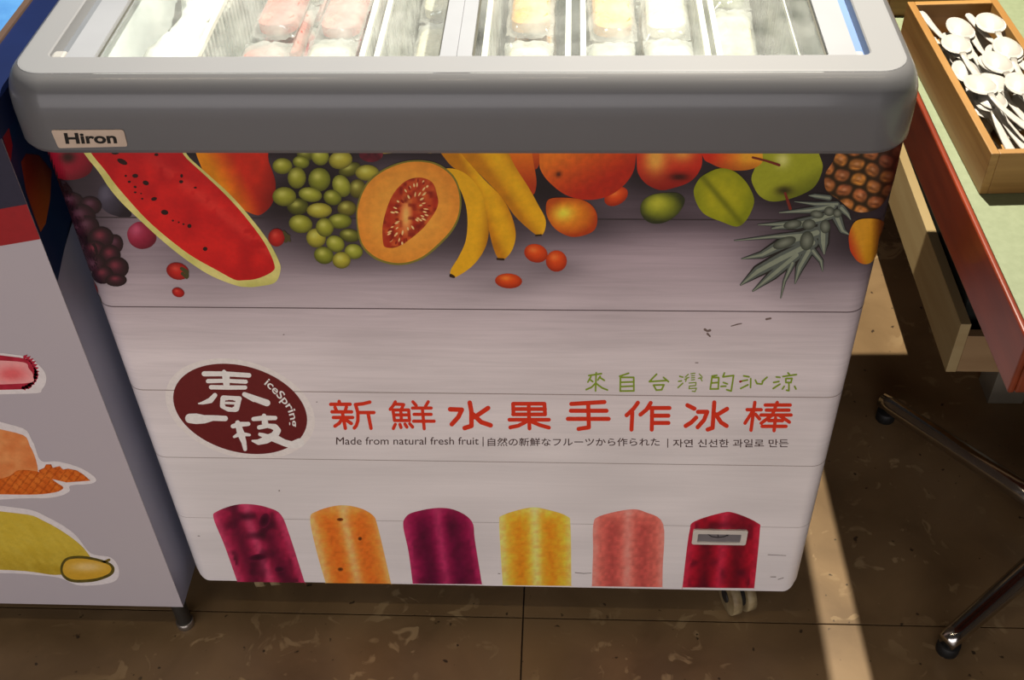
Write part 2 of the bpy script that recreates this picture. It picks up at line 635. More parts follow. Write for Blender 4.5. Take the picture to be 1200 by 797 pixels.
def strokes(name, paths, width, color, layer, parent, surf, label=None, gain=None, cap=7, stuff=False):
    """brush strokes with round ends; a path is a list of (x,y) or (x,y,w)"""
    pts, faces = [], []

    def poly(q):
        b = len(pts)
        pts.extend(Vector(p) for p in q)
        faces.append(list(range(b, b + len(q))))
    for path in paths:
        q = [(p[0], p[1], p[2] if len(p) > 2 else width) for p in path]
        for i, p in enumerate(q):
            poly([(p[0] + p[2] / 2 * math.cos(math.pi * k / cap + .1), p[1] + p[2] / 2 * math.sin(math.pi * k / cap + .1)) for k in range(2 * cap)])
            if i:
                o = q[i - 1]
                d = np.array([p[0] - o[0], p[1] - o[1]])
                nn = np.array([-d[1], d[0]]) / (np.hypot(*d) or 1)
                poly([(o[0] - nn[0] * o[2] / 2, o[1] - nn[1] * o[2] / 2), (p[0] - nn[0] * p[2] / 2, p[1] - nn[1] * p[2] / 2),
                      (p[0] + nn[0] * p[2] / 2, p[1] + nn[1] * p[2] / 2), (o[0] + nn[0] * o[2] / 2, o[1] + nn[1] * o[2] / 2)])
    v, e, F, _ov, _oe, of = delaunay_2d_cdt(pts, [], faces, 0, 1e-4)
    F = [f for f, q in zip(F, of) if q]
    P = np.array([(p[0], p[1]) for p in v])
    o = pyd(name, surf(P, LAYER * layer), F, MT['print'], parent)
    set_print(o.data, np.tile(srgb(color) * (gain or GAIN), (len(P), 1)))
    if label:
        o['label'] = label
    if stuff:
        o['kind'] = 'stuff'
    return o


def text_mesh(body, offset=0.0, shear=0.0):
    cu = bpy.data.curves.new('lettering', 'FONT')
    cu.body = body
    cu.offset = offset
    cu.shear = shear
    cu.resolution_u = 4
    o = bpy.data.objects.new('lettering', cu)
    col.objects.link(o)
    bpy.context.view_layer.update()
    me = bpy.data.meshes.new_from_object(o.evaluated_get(bpy.context.evaluated_depsgraph_get()))
    bpy.data.objects.remove(o)
    bpy.data.curves.remove(cu)
    v = np.array([x.co[:2] for x in me.vertices])
    f = [list(p.vertices) for p in me.polygons]
    bpy.data.meshes.remove(me)
    return v, f


def text_decal(name, segs, color, layer, parent, surf, label=None, gain=None):
    """segs: (body, mapper(v)->pixels, offset, shear)"""
    V, F = [], []
    for body, mapper, off, sh in segs:
        v, f = text_mesh(body, off, sh)
        b = len(V)
        V += list(mapper(v))
        F += [[i + b for i in q] for q in f]
    P = np.array(V)
    o = pyd(name, surf(P, LAYER * layer), F, MT['print'], parent)
    set_print(o.data, np.tile(srgb(color) * (gain or GAIN), (len(P), 1)))
    if label:
        o['label'] = label
    return o


def fit(x0, y0, x1, y1):
    """map glyph bounding box to a pixel box (y1 = lower edge)"""
    def f(v):
        lo, hi = v.min(0), v.max(0)
        s = (v - lo) / (hi - lo)
        return np.stack([x0 + s[:, 0] * (x1 - x0), y1 - s[:, 1] * (y1 - y0)], 1)
    return f


def crop(o, s, pts, lift=True):
    """pixel positions read from an enlarged view with origin o and scale s; tops are carried up behind the rim"""
    P = np.array([(o[0] + p[0] / s, o[1] + p[1] / s) for p in pts], float)
    if lift:
        P[:, 1] = np.where(P[:, 1] < 181, P[:, 1] - 16, P[:, 1])
    return P


# ------------------------------------------------------------------ printed front film
def blob(P, x, y, rx, ry):
    return np.exp(-(((P[:, 0] - x) / rx) ** 2 + ((P[:, 1] - y) / ry) ** 2))


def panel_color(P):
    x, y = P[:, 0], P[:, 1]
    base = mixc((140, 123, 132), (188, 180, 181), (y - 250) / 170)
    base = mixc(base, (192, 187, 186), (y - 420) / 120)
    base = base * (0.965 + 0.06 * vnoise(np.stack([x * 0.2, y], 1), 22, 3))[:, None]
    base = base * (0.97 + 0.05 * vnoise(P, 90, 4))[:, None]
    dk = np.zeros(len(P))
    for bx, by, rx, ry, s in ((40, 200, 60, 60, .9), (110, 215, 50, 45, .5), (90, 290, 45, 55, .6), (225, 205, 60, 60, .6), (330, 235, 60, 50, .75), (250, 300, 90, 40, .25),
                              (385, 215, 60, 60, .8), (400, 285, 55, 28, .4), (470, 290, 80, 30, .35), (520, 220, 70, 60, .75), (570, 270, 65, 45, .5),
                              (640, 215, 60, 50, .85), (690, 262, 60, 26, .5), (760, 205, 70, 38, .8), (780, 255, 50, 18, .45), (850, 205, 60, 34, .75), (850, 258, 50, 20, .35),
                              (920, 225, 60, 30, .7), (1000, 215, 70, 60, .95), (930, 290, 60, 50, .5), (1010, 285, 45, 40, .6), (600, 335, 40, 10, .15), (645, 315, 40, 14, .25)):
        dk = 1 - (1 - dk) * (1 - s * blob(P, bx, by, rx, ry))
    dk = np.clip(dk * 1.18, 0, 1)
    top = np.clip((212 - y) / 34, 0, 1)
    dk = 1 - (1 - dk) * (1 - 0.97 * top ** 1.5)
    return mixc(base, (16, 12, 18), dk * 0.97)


xs = []
for k in range(9):
    xs.append(XL + RC - RC * math.cos(math.radians(90 * k / 9)))
xs += list(np.linspace(XL + RC, XR - RC, 300))
for k in range(1, 10):
    xs.append(XR - RC + RC * math.sin(math.radians(90 * k / 9)))
xs = np.array(xs)
zs = np.linspace(ZB, ZT, 260)
V, F, keep = [], [], {}
rb = 0.016
for j, z in enumerate(zs):
    for i, x in enumerate(xs):
        zz = z
        # rounded lower corners of the film
        if j == 0:
            dx = max(0, (XL + 0.006 + rb) - x, x - (XR - 0.006 - rb))
            zz = ZB + rb - math.sqrt(max(0, rb * rb - min(dx, rb) ** 2))
        elif zs[j] < ZB + rb:
            dx = max(0, (XL + 0.006 + rb) - x, x - (XR - 0.006 - rb))
            zmin = ZB + rb - math.sqrt(max(0, rb * rb - min(dx, rb) ** 2))
            zz = max(z, zmin + 0.00001 * j)
        V.append((x, float(front_y(x)) - 0.0002, zz))
nx_ = len(xs)
for j in range(len(zs) - 1):
    for i in range(nx_ - 1):
        F.append((j * nx_ + i, j * nx_ + i + 1, (j + 1) * nx_ + i + 1, (j + 1) * nx_ + i))
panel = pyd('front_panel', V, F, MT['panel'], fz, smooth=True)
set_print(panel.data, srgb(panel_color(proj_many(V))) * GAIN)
panel['label'] = 'printed film of pale wooden boards'

pf = on_front
# printed board seams (level lines across the film)
V, F = [], []
for py, hw in ((256, .0008), (362, .0008), (460.5, .0007), (540, .00055), (611, .00035)):
    zc = on_front(np.array([[500, py]]))[0][2]
    b = len(V)
    for i, x in enumerate(xs):
        nx, ny = front_n(x)
        for s in (-1, 1):
            V.append((x + float(nx) * 0.0003, float(front_y(x)) + float(ny) * 0.0003, zc + s * hw))
    for i in range(len(xs) - 1):
        F.append((b + 2 * i, b + 2 * i + 2, b + 2 * i + 3, b + 2 * i + 1))
sm = pyd('printed_board_seams', V, F, MT['print'], panel)
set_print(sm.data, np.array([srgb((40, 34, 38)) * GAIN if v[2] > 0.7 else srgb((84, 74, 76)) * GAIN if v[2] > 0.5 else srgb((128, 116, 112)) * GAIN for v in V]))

GAIN = 1.52
K2, K3, K4, K5, K7, K8 = ((200, 160), 4.428), ((400, 160), 4.428), ((600, 160), 4.428), ((800, 160), 4.196), ((30, 170), 4.192), ((0, 160), 3.623)


def ball(c, shade, hi, cx_, cy_, rx, ry, hx=-.35, hy=-.4, hs=.5, edge=.6, mott=.08, seed=1):
    """printed round fruit: colour c, darker rim, highlight hi"""
    def f(P):
        u, v = (P[:, 0] - cx_) / rx, (P[:, 1] - cy_) / ry
        r = np.sqrt(u * u + v * v)
        o = mixc(c, shade, edge * np.clip(r, 0, 1) ** 3 + 0.45 * np.clip(u * .5 + v * .6, -.2, 1))
        o = mixc(o, hi, np.exp(-(((u - hx) / hs) ** 2 + ((v - hy) / hs) ** 2)))
        return o * (1 - mott / 2 + mott * vnoise(P, 5, seed))[:, None]
    return f


# --- red fruit and dark grapes at the far left
decal('printed_guava', crop(*K8, [(150, 60), (165, 110), (210, 160), (270, 183), (340, 178), (385, 150), (395, 100), (385, 60), (270, 40)]),
      lambda P: mixc(mixc((150, 22, 44), (84, 8, 22), np.hypot((P[:, 0] - 75) / 34, (P[:, 1] - 180) / 30) ** 2 * .8), (40, 18, 16), 1.1 * blob(P, 80, 184, 9, 7)), 3, panel, pf)
decal('printed_dark_plum', crop(*K8, [(415, 250), (430, 205), (470, 195), (520, 250), (560, 330), (520, 342), (460, 325), (425, 290)]), ball((52, 48, 60), (24, 20, 28), (82, 78, 92), 130, 235, 18, 22), 2, panel, pf)
decal('printed_red_plum', crop(*K8, [(540, 410), (560, 375), (600, 362), (650, 400), (665, 435), (640, 468), (595, 477), (555, 455)]), ball((134, 26, 52), (84, 10, 30), (170, 70, 96), 165, 276, 17, 16), 2, panel, pf)
gp = [(100, 165, 35, 30, 0), (140, 215, 40, 30, 20), (120, 200, 45, 40, 0), (150, 255, 55, 38, 10), (220, 275, 52, 36, 0), (320, 295, 44, 36, 10), (180, 330, 45, 48, 0), (200, 385, 60, 50, 0), (270, 350, 60, 50, 0),
      (255, 415, 60, 45, 0), (300, 400, 50, 45, 0), (440, 485, 32, 38, 0), (370, 455, 50, 45, 0), (230, 470, 60, 45, 0), (340, 515, 46, 38, 0), (280, 520, 60, 50, 0), (415, 540, 42, 42, 0), (290, 575, 52, 42, 0), (335, 595, 52, 52, 0), (445, 602, 50, 44, 0),
      (380, 635, 42, 36, 0), (445, 662, 42, 25, 0)]
gp = [(30 + a / 4.192, 170 + b / 4.192, c / 3.3, d / 3.3, e) for a, b, c, d, e in [(150, 260, 70, 90, -30), (230, 400, 85, 110, -30), (330, 530, 90, 100, -30)] + gp]


def purple(k, P, r, u, v):
    if k < 3:
        return np.tile((22, 10, 16), (len(P), 1))
    base = mixc((50, 20, 32), (20, 9, 15), r ** 2)
    hi = (128, 48, 62) if k in (15, 17, 19, 22, 23, 24) else (96, 60, 76)
    return mixc(base, hi, .75 * np.exp(-(((u + .1) / .4) ** 2 + ((v + .25) / .35) ** 2)))


discs('printed_dark_grapes', gp, purple, 4, panel, pf, label='bunch of dark purple grapes')
# --- watermelon
decal('printed_watermelon_rind', crop((0, 0), 1, [(97, 178), (119, 205.5), (138, 232), (165.6, 259), (193, 284), (221, 306), (248, 323), (276, 334), (290, 336), (301, 335.5), (322, 331), (328.7, 317), (326.5, 304.5), (313, 279.7),
      (290, 250), (267.7, 225.5), (245, 205), (222.6, 185), (198, 178)]), lambda P: mixc((206, 196, 122), (156, 158, 70), vnoise(P, 14, 5) * .5 + .35 * blob(P, 310, 335, 20, 8)), 5, panel, pf)
MEL = crop((0, 0), 1, [(104, 178), (127, 204), (154.6, 238), (182, 266), (221, 297), (254, 316), (274.5, 327), (286, 328), (302, 326), (319, 318), (321.5, 309), (310, 284), (287, 253), (264.5, 228), (242, 206.5), (219, 185.5), (194, 178)])


def flesh(P):
    o = mixc((196, 26, 26), (166, 12, 20), vnoise(P, 16, 6))
    ax = ((P[:, 0] - 165) * .79 + (P[:, 1] - 180) * .62)
    d = (-(P[:, 0] - 165) * .62 + (P[:, 1] - 185) * .79)
    o = mixc(o, (206, 62, 50), .45 * np.exp(-((d + 8) / 7) ** 2) * (vnoise(P, 9, 7) > .3))
    return mixc(o, (150, 8, 20), np.clip((200 - P[:, 1]) / 40, 0, .5))


wm = decal('printed_watermelon_flesh', MEL, flesh, 6, panel, pf, spacing=2.5)
sd = [(520, 105, 24, 11, 25), (575, 165, 13, 9, 0), (620, 195, 14, 10, 20), (655, 263, 13, 8, -10), (700, 320, 16, 11, 10), (805, 378, 9, 9, 0), (872, 475, 10, 9, 0), (770, 190, 9, 7, 0), (772, 165, 6, 8, 0), (665, 75, 9, 6, 0), (490, 68, 16, 7, 0),
      (550, 190, 7, 5, 0), (575, 212, 7, 5, 20), (575, 235, 6, 4, 0), (605, 262, 5, 4, 0), (735, 355, 5, 4, 0), (760, 362, 4, 4, 0), (780, 370, 5, 4, 0), (830, 215, 7, 4, 0), (535, 165, 5, 5, 0), (600, 240, 4, 3, 0)]
discs('printed_watermelon_seeds', [(a / 3.623, 160 + b / 3.623, c / 3.623, d / 3.623, e) for a, b, c, d, e in sd], lambda k, P, r, u, v: np.tile((34, 10, 12), (len(P), 1)), 7, panel, pf, rings=1, seg=10, stuff=True)
# --- mango
decal('printed_mango', crop((0, 0), 1, [(233, 178), (237, 198), (252, 221), (274.5, 239), (297, 250.8), (308, 250), (319.7, 236.8), (323, 214), (315, 189), (306, 178)]),
      lambda P: mixc(mixc((182, 34, 18), (214, 128, 18), np.clip(1.15 - ((P[:, 0] - 233) - (P[:, 1] - 178) * .55) / 34, 0, 1)), (90, 8, 8), np.clip(((P[:, 0] - 300) + (P[:, 1] - 215) * .3) / 34, 0, .8)) * (.9 + .15 * vnoise(P, 10, 8))[:, None], 4, panel, pf)
# --- green grapes
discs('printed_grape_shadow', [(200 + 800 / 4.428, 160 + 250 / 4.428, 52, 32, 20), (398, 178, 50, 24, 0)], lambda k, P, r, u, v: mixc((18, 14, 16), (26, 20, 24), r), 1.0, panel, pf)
gg = [(700, 90, 45, 40, 0), (970, 270, 45, 50, 0), (930, 170, 60, 35, -20), (660, 362, 56, 44, 0), (930, 512, 55, 35, 10), (915, 372, 50, 42, 0), (580, 152, 52, 42, 0), (677, 132, 44, 33, 10), (775, 100, 50, 46, 60), (882, 120, 62, 48, -10), (655, 213, 48, 56, 0),
      (772, 222, 58, 62, 0), (887, 255, 46, 60, -25), (1020, 187, 62, 42, 0), (590, 310, 62, 50, 0), (840, 315, 48, 40, 20), (725, 300, 62, 38, 10), (772, 382, 66, 40, 0), (675, 452, 62, 48, 10),
      (878, 438, 62, 40, 0), (855, 555, 50, 42, 30), (755, 525, 52, 50, 30), (800, 470, 46, 50, -20), (795, 615, 52, 45, 20), (950, 595, 48, 40, 10), (887, 640, 48, 44, 0)]


def green(k, P, r, u, v):
    a = ((146, 150, 46), (164, 156, 50), (138, 140, 40), (122, 128, 34))[k % 4]
    if k < 6:
        a = tuple(q * .66 for q in a)
    o = mixc(a, tuple(q * .5 for q in a), np.clip(r, 0, 1) ** 3 * .8 + .3 * np.clip(v, 0, 1))
    return mixc(o, (186, 186, 98), .8 * np.exp(-(((u + .2) / .4) ** 2 + ((v + .3) / .35) ** 2)))


discs('printed_green_grapes', [(200 + a / 4.428, 160 + b / 4.428, c / 4.428, d / 4.428, e) for a, b, c, d, e in gg], green, 4, panel, pf, label='bunch of green grapes')
discs('printed_dark_berry', [(200 + 1040 / 4.428, 160 + 92 / 4.428, 14, 9, 0)], lambda k, P, r, u, v: mixc((104, 24, 40), (50, 8, 20), vnoise(P, 4, 3)), 3, panel, pf)
# --- bananas and orange mangoes behind
decal('printed_orange_mango', crop(*K3, [(830, 70), (960, 75), (1000, 150), (1012, 250), (985, 300), (900, 180)]), lambda P: mixc((214, 112, 22), (158, 46, 16), (P[:, 1] - 175) / 45), 3, panel, pf)
decal('printed_orange_mango', crop(*K3, [(960, 75), (1030, 75), (1030, 130), (1005, 170), (985, 120)]), lambda P: mixc((196, 84, 20), (140, 40, 14), (P[:, 1] - 175) / 25), 2, panel, pf)


def yellow(x0, y0, dx, dy, w_):
    L = math.hypot(dx, dy)

    def f(P):
        d = ((P[:, 0] - x0) * dy - (P[:, 1] - y0) * dx) / L / w_
        o = mixc((216, 160, 22), (178, 112, 12), np.clip(np.abs(d), 0, 1) ** 2)
        return o * (.93 + .1 * vnoise(P, 8, 9))[:, None]
    return f


decal('printed_banana', crop(*K3, [(560, 72), (700, 70), (820, 75), (900, 150), (970, 260), (1020, 350), (1060, 430), (1052, 495), (1025, 513), (985, 490), (900, 410), (830, 310), (750, 225), (650, 125)]), yellow(585, 190, 50, 70, 16), 4, panel, pf)
decal('printed_banana', crop(*K3, [(480, 88), (560, 92), (650, 120), (740, 220), (830, 310), (880, 400), (905, 500), (890, 580), (850, 632), (818, 635), (790, 580), (765, 480), (745, 370), (700, 270), (630, 190), (560, 140)]), yellow(570, 220, 30, 70, 15), 5, panel, pf)
decal('printed_banana', crop(*K3, [(540, 165), (610, 172), (680, 220), (730, 300), (755, 400), (765, 500), (740, 590), (680, 670), (600, 725), (572, 724), (568, 690), (610, 620), (645, 540), (655, 440), (645, 350), (610, 260), (560, 200)]),
      lambda P: mixc((212, 158, 24), (150, 92, 8), np.clip(((P[:, 0] - 556) + (P[:, 1] - 270) * .1) / 18, -.2, 1) ** 2), 6, panel, pf)
strokes('printed_banana_tips', [[(528.5, 322.5, 4), (532, 324, 3)], [(583, 303, 2.5), (590, 303.5, 2.5)], [(628, 275.5, 2), (634, 275, 2)]], 3, (38, 22, 8), 7, panel, pf, stuff=True)
strokes('printed_banana_stalk', [[(450, 178, 4), (475, 176, 4), (505, 178, 3)]], 4, (150, 128, 40), 4, panel, pf)
# --- cantaloupe
decal('printed_cantaloupe', crop(*K3, [(78, 420), (88, 330), (130, 240), (200, 178), (300, 133), (400, 120), (500, 138), (582, 200), (619, 290), (619, 390), (582, 482), (500, 572), (420, 633), (330, 663), (240, 658), (158, 622), (98, 550)]),
      lambda P: np.tile((112, 106, 40), (len(P), 1)), 7, panel, pf)
decal('printed_cantaloupe_flesh', crop(*K3, [(84, 420), (95, 335), (136, 247), (206, 185), (303, 141), (400, 128), (495, 146), (574, 205), (610, 290), (610, 390), (572, 478), (492, 564), (414, 624), (328, 652), (244, 647), (165, 613), (106, 545)]),
      lambda P: mixc((218, 150, 58), (204, 124, 40), np.hypot((P[:, 0] - 478) / 60, (P[:, 1] - 248) / 60) ** 2 * .8) * (.95 + .08 * vnoise(P, 6, 2))[:, None], 8, panel, pf)


def seeds(P):
    o = mixc((196, 92, 40), (150, 34, 18), vnoise(P, 6, 11) * 1.1)
    c = np.clip(1 - np.hypot((P[:, 0] - 476) / 9, (P[:, 1] - 252) / 28), 0, 1)
    o = mixc(o, (222, 158, 82), c * 1.3)
    return mixc(o, (110, 20, 10), np.clip((vnoise(P, 5, 13) - .5) * 2.5, 0, .8))


decal('printed_melon_seeds', crop(*K3, [(217, 545), (215, 460), (240, 360), (280, 280), (340, 225), (410, 210), (470, 233), (495, 290), (500, 360), (440, 455), (370, 520), (290, 570), (232, 572)]), seeds, 9, panel, pf, spacing=1.5)
RQ = random.Random(5)
sl_ = []
for k in range(64):
    a = RQ.uniform(0, 2 * math.pi)
    r = RQ.uniform(.5, .95)
    lx_, ly_ = r * 21 * math.cos(a), r * 43 * math.sin(a)
    t_ = math.radians(26)
    sl_.append((480 + lx_ * math.cos(t_) - ly_ * math.sin(t_), 248 + lx_ * math.sin(t_) + ly_ * math.cos(t_), RQ.uniform(2.0, 3.4), RQ.uniform(.9, 1.4), math.degrees(math.atan2(ly_ * .45, lx_)) + 26))
discs('printed_melon_pips', sl_, lambda k, P, r, u, v: mixc((236, 196, 140) if k % 3 else (120, 26, 14), (206, 128, 70) if k % 3 else (150, 40, 20), r ** 2), 10, panel, pf, rings=2, seg=10, stuff=True)
# --- citrus, apples and the rest of the row
gf = crop(*K4, [(142, 130), (150, 78), (190, 65), (400, 60), (630, 65), (641, 120), (620, 200), (560, 270), (480, 315), (380, 327), (280, 302), (200, 242), (155, 185)])
decal('printed_grapefruit', gf, lambda P: mixc(mixc((214, 108, 28), (166, 32, 14), np.clip((P[:, 0] - 640) / 110 + (P[:, 1] - 190) / 60, 0, 1)), (40, 14, 8), blob(P, 654.5, 204, 3.2, 3)) * (.92 + .12 * vnoise(P, 4, 14))[:, None], 4, panel, pf, spacing=2.5)
decal('printed_orange', crop(*K4, [(176, 375), (190, 325), (260, 315), (360, 325), (420, 362), (443, 420), (428, 482), (370, 512), (300, 517), (230, 482), (190, 430)]), ball((206, 118, 24), (158, 52, 12), (220, 196, 60), 670, 254, 31, 23, -.3, -.2, .38, .9), 6, panel, pf)
KQ = [(722, 230, 15, 10, -30), (628, 296.6, 14, 10.8, 15), (652, 305.7, 12.4, 12.6, 0), (596, 329, 16, 8.8, 3)]
discs('printed_kumquat', KQ, lambda k, P, r, u, v: mixc(mixc((202, 66, 18), (130, 28, 8), r ** 2 * .7 + .3 * v), (226, 128, 60) if k < 3 else (222, 140, 50), .7 * np.exp(-(((u + .2) / .4) ** 2 + ((v + .35) / .3) ** 2))), 3.5, panel, pf, split=True)
decal('printed_apple', crop(*K4, [(648, 150), (650, 90), (690, 65), (820, 60), (960, 65), (987, 112), (970, 182), (920, 235), (840, 265), (770, 277), (700, 247), (660, 200)]),
      lambda P: mixc(mixc(mixc((176, 34, 20), (214, 150, 62), 1.1 * blob(P, 768, 184, 14, 24) + .9 * blob(P, 800, 178, 14, 12)), (96, 8, 8), np.clip((P[:, 1] - 195) / 40, 0, .8)), (40, 6, 6), blob(P, 796, 207, 11, 4)), 4, panel, pf)
decal('printed_red_pear', crop(*K5, [(88, 58), (200, 50), (370, 55), (393, 90), (387, 130), (340, 158), (270, 166), (200, 156), (140, 132), (100, 100)]),
      lambda P: mixc(mixc((184, 36, 18), (218, 150, 40), np.clip((P[:, 0] - 832) / 40, 0, 1)), (140, 60, 14), np.clip((P[:, 1] - 186) / 18, 0, .6)), 5, panel, pf)
decal('printed_lime', crop(*K4, [(665, 380), (680, 330), (730, 300), (800, 290), (860, 292), (895, 320), (888, 360), (850, 410), (790, 445), (730, 450), (685, 425)]), ball((112, 120, 24), (34, 40, 18), (176, 176, 50), 776, 243, 26, 18, -.2, -.3, .5, 1.0), 5, panel, pf)
star = decal('printed_starfruit', crop(*K5, [(54, 265), (75, 215), (108, 185), (180, 155), (250, 168), (310, 220), (347, 290), (347, 340), (312, 410), (266, 441), (190, 417), (110, 382), (70, 330)]),
             lambda P: mixc(mixc((164, 158, 24), (116, 122, 12), np.clip(np.hypot((P[:, 0] - 846) / 38, (P[:, 1] - 228) / 36), 0, 1) ** 3 + .35 * vnoise(P, 7, 15)), (88, 92, 8), .8 * np.exp(-((((P[:, 0] - 845) * .72 - (P[:, 1] - 228) * .60) + 3) / 3.5) ** 2)), 6, panel, pf, spacing=2)
ga = crop(*K5, [(338, 200), (360, 140), (400, 75), (450, 55), (540, 50), (622, 58), (676, 100), (687, 160), (652, 240), (590, 282), (500, 312), (430, 317), (380, 292), (350, 247)])
decal('printed_green_apple', ga, lambda P: mixc(mixc(mixc((142, 146, 34), (76, 84, 14), np.clip((P[:, 1] - 205) / 32 + (P[:, 0] - 935) / 60, 0, 1)), (194, 194, 110), blob(P, 917, 187, 8, 9)), (30, 24, 8), .9 * blob(P, 919, 223, 10, 5)), 4, panel, pf)
strokes('printed_stems', [[(882, 184, 2.6), (898, 188, 2.6), (913, 193, 3.2)], [(920, 226, 3), (926, 244, 3.4)]], 3, (104, 34, 24), 7, panel, pf, stuff=True)


def pine(P):
    # lattice of eyes, tilted
    a = (P[:, 0] - 1000) * .90 + (P[:, 1] - 200) * .44
    b = -(P[:, 0] - 1000) * .34 + (P[:, 1] - 200) * .94
    b = b + 1.5 * np.sin(a / 7)
    row = np.floor(b / 16.5)
    col_ = np.floor(a / 19.5 + .5 * (row % 2))
    u = (a / 19.5 + .5 * (row % 2)) % 1.0 - .5
    v = (b / 16.5) % 1.0 - .5
    d = (np.abs(u) ** 2.6 + np.abs(v) ** 2.6) ** (1 / 2.6) * 2
    rnd = (np.sin(row * 12.9 + col_ * 78.2) * 43758.5) % 1.0
    o = mixc((176, 116, 46), (120, 58, 44), .7 * rnd + .5 * np.clip(-v, 0, 1))
    o = o * (.75 + .5 * vnoise(P, 4, 16))[:, None]
    o = mixc(o, (196, 146, 110), .75 * np.exp(-((u / .14) ** 2 + ((v + .05) / .10) ** 2)))
    o = mixc(o, (66, 34, 18), .7 * np.exp(-((u / .3) ** 2 + ((v - .16) / .07) ** 2)))
    o = mixc(o, (38, 26, 10), np.clip((d - .68) / .28, 0, 1))
    return mixc(o, (44, 16, 16), np.clip((P[:, 0] - 1018) / 40, 0, .75))


decal('printed_pineapple', crop(*K5, [(705, 262), (700, 185), (740, 118), (800, 50), (940, 40), (1072, 45), (1062, 120), (1046, 200), (1010, 290), (960, 352), (890, 372), (830, 360), (770, 312)]), pine, 4, panel, pf, spacing=1.6)
LV = [[(760, 330, 20), (650, 330, 16), (550, 318, 3)], [(740, 340, 30), (640, 360, 26), (475, 372, 5)], [(740, 380, 34), (600, 425, 36), (370, 432, 4)], [(690, 400, 36), (560, 430, 40), (440, 450, 8)], [(640, 480, 36), (450, 490, 16), (255, 510, 4)],
      [(660, 470, 50), (500, 520, 48), (390, 580, 26), (290, 600, 4)], [(640, 520, 46), (480, 600, 48), (370, 660, 40), (285, 728, 6)], [(560, 580, 40), (440, 680, 34), (345, 758, 6)], [(620, 560, 36), (575, 640, 30), (552, 720, 5)], [(540, 620, 22), (500, 710, 12), (482, 792, 4)],
      [(640, 560, 24), (680, 610, 18), (688, 660, 4)], [(690, 440, 48), (690, 520, 40), (695, 575, 8)], [(760, 400, 38), (785, 460, 24), (818, 480, 5)], [(780, 350, 30), (810, 380, 18), (825, 405, 5)], [(720, 300, 22), (650, 290, 18), (620, 288, 4)]]
TONES = [(58, 62, 58), (86, 94, 84), (108, 116, 96), (34, 34, 32), (96, 104, 96)]
lvp = bpy.data.objects.new('printed_pineapple_crown', None)
for i in range(3):
    ps = [[(800 + x / 4.196, 160 + y / 4.196, w_ / 4.196 * (1.55, 1.15, .5)[i]) for x, y, w_ in p] for p in LV]
    strokes('printed_pineapple_leaves', ps, 4, ((28, 28, 28), (78, 86, 80), (122, 130, 112))[i], 5 + i, panel, pf, stuff=True)
bpy.data.objects.remove(lvp)
discs('printed_crown_leaf_tips', [(800 + x / 4.196, 160 + y / 4.196, rx / 4.196, ry / 4.196, d) for x, y, rx, ry, d in ((620, 430, 34, 26, -10), (610, 510, 34, 48, 10), (700, 440, 26, 34, 0), (720, 365, 26, 24, 0), (660, 380, 34, 20, 10), (760, 375, 22, 22, 0), (540, 430, 46, 22, -10), (500, 520, 60, 26, -20))],
      lambda k, P, r, u, v: mixc((112, 118, 104), (48, 54, 46), r ** 1.5), 8.2, panel, pf, stuff=True)
decal('printed_small_pear', crop(*K5, [(818, 475), (848, 415), (908, 400), (968, 408), (990, 440), (962, 500), (950, 580), (915, 622), (868, 617), (830, 572), (818, 530)], False),
      lambda P: mixc(mixc((188, 132, 30), (166, 46, 20), np.clip((1008 - P[:, 0]) / 14 + (P[:, 1] - 285) / 40, 0, 1)), (60, 14, 10), np.clip((P[:, 0] - 1020) / 16, 0, .7)), 9, panel, pf)
BER = [(755 / 3.623, 160 + 570 / 3.623, 13.5, 10, 15), (757 / 3.623, 160 + 660 / 3.623, 7.5, 5.5, 20), (200 + 550 / 4.428, 160 + 522 / 4.428, 9.8, 10.6, 0), (385 / 3.623, 160 + 648 / 3.623, 8, 11, -30)]
discs('printed_strawberry', BER, lambda k, P, r, u, v: mixc(mixc((176, 30, 26), (104, 8, 12), r ** 2 * .8), (206, 90, 70), .6 * np.exp(-(((u + .2) / .35) ** 2 + ((v + .3) / .3) ** 2))), 7, panel, pf, split=True)
strokes('printed_strawberry_leaves', [[(213, 314, 4), (219, 318, 5), (220, 324, 3)], [(214, 320, 4), (219, 325, 3)], [(333, 271, 3), (337, 278, 6), (340, 282, 2)], [(335, 282, 4), (339, 276, 3)], [(111, 345, 4), (115, 350, 6), (118, 354, 3)]], 4, (62, 58, 30), 8, panel, pf, stuff=True)

GAIN = 1.68
# ------------------------------------------------------------------ round maroon logo
WHITE = (206, 200, 196)
MAROON = (88, 22, 26)


def ell(sc, n=72):
    S = np.array([[78.5 ** 2, 1030.0], [1030.0, 53.0 ** 2]])
    Lc = np.linalg.cholesky(S)
    a = np.linspace(0, 2 * np.pi, n, endpoint=False)
    return (Lc @ np.stack([np.cos(a), np.sin(a)])).T * sc + np.array([281.5, 479.0])


decal('printed_logo_halo', ell(1.115), lambda P: np.tile((200, 194, 190), (len(P), 1)), 2, panel, pf, 12, False)
decal('printed_logo_disc', ell(1.0), lambda P: np.tile(MAROON, (len(P), 1)), 3, panel, pf, 12, False)


def lg(o, s, paths):
    return [[(o[0] + p[0] / s, o[1] + p[1] / s, p[2] / s) for p in q] for q in paths]


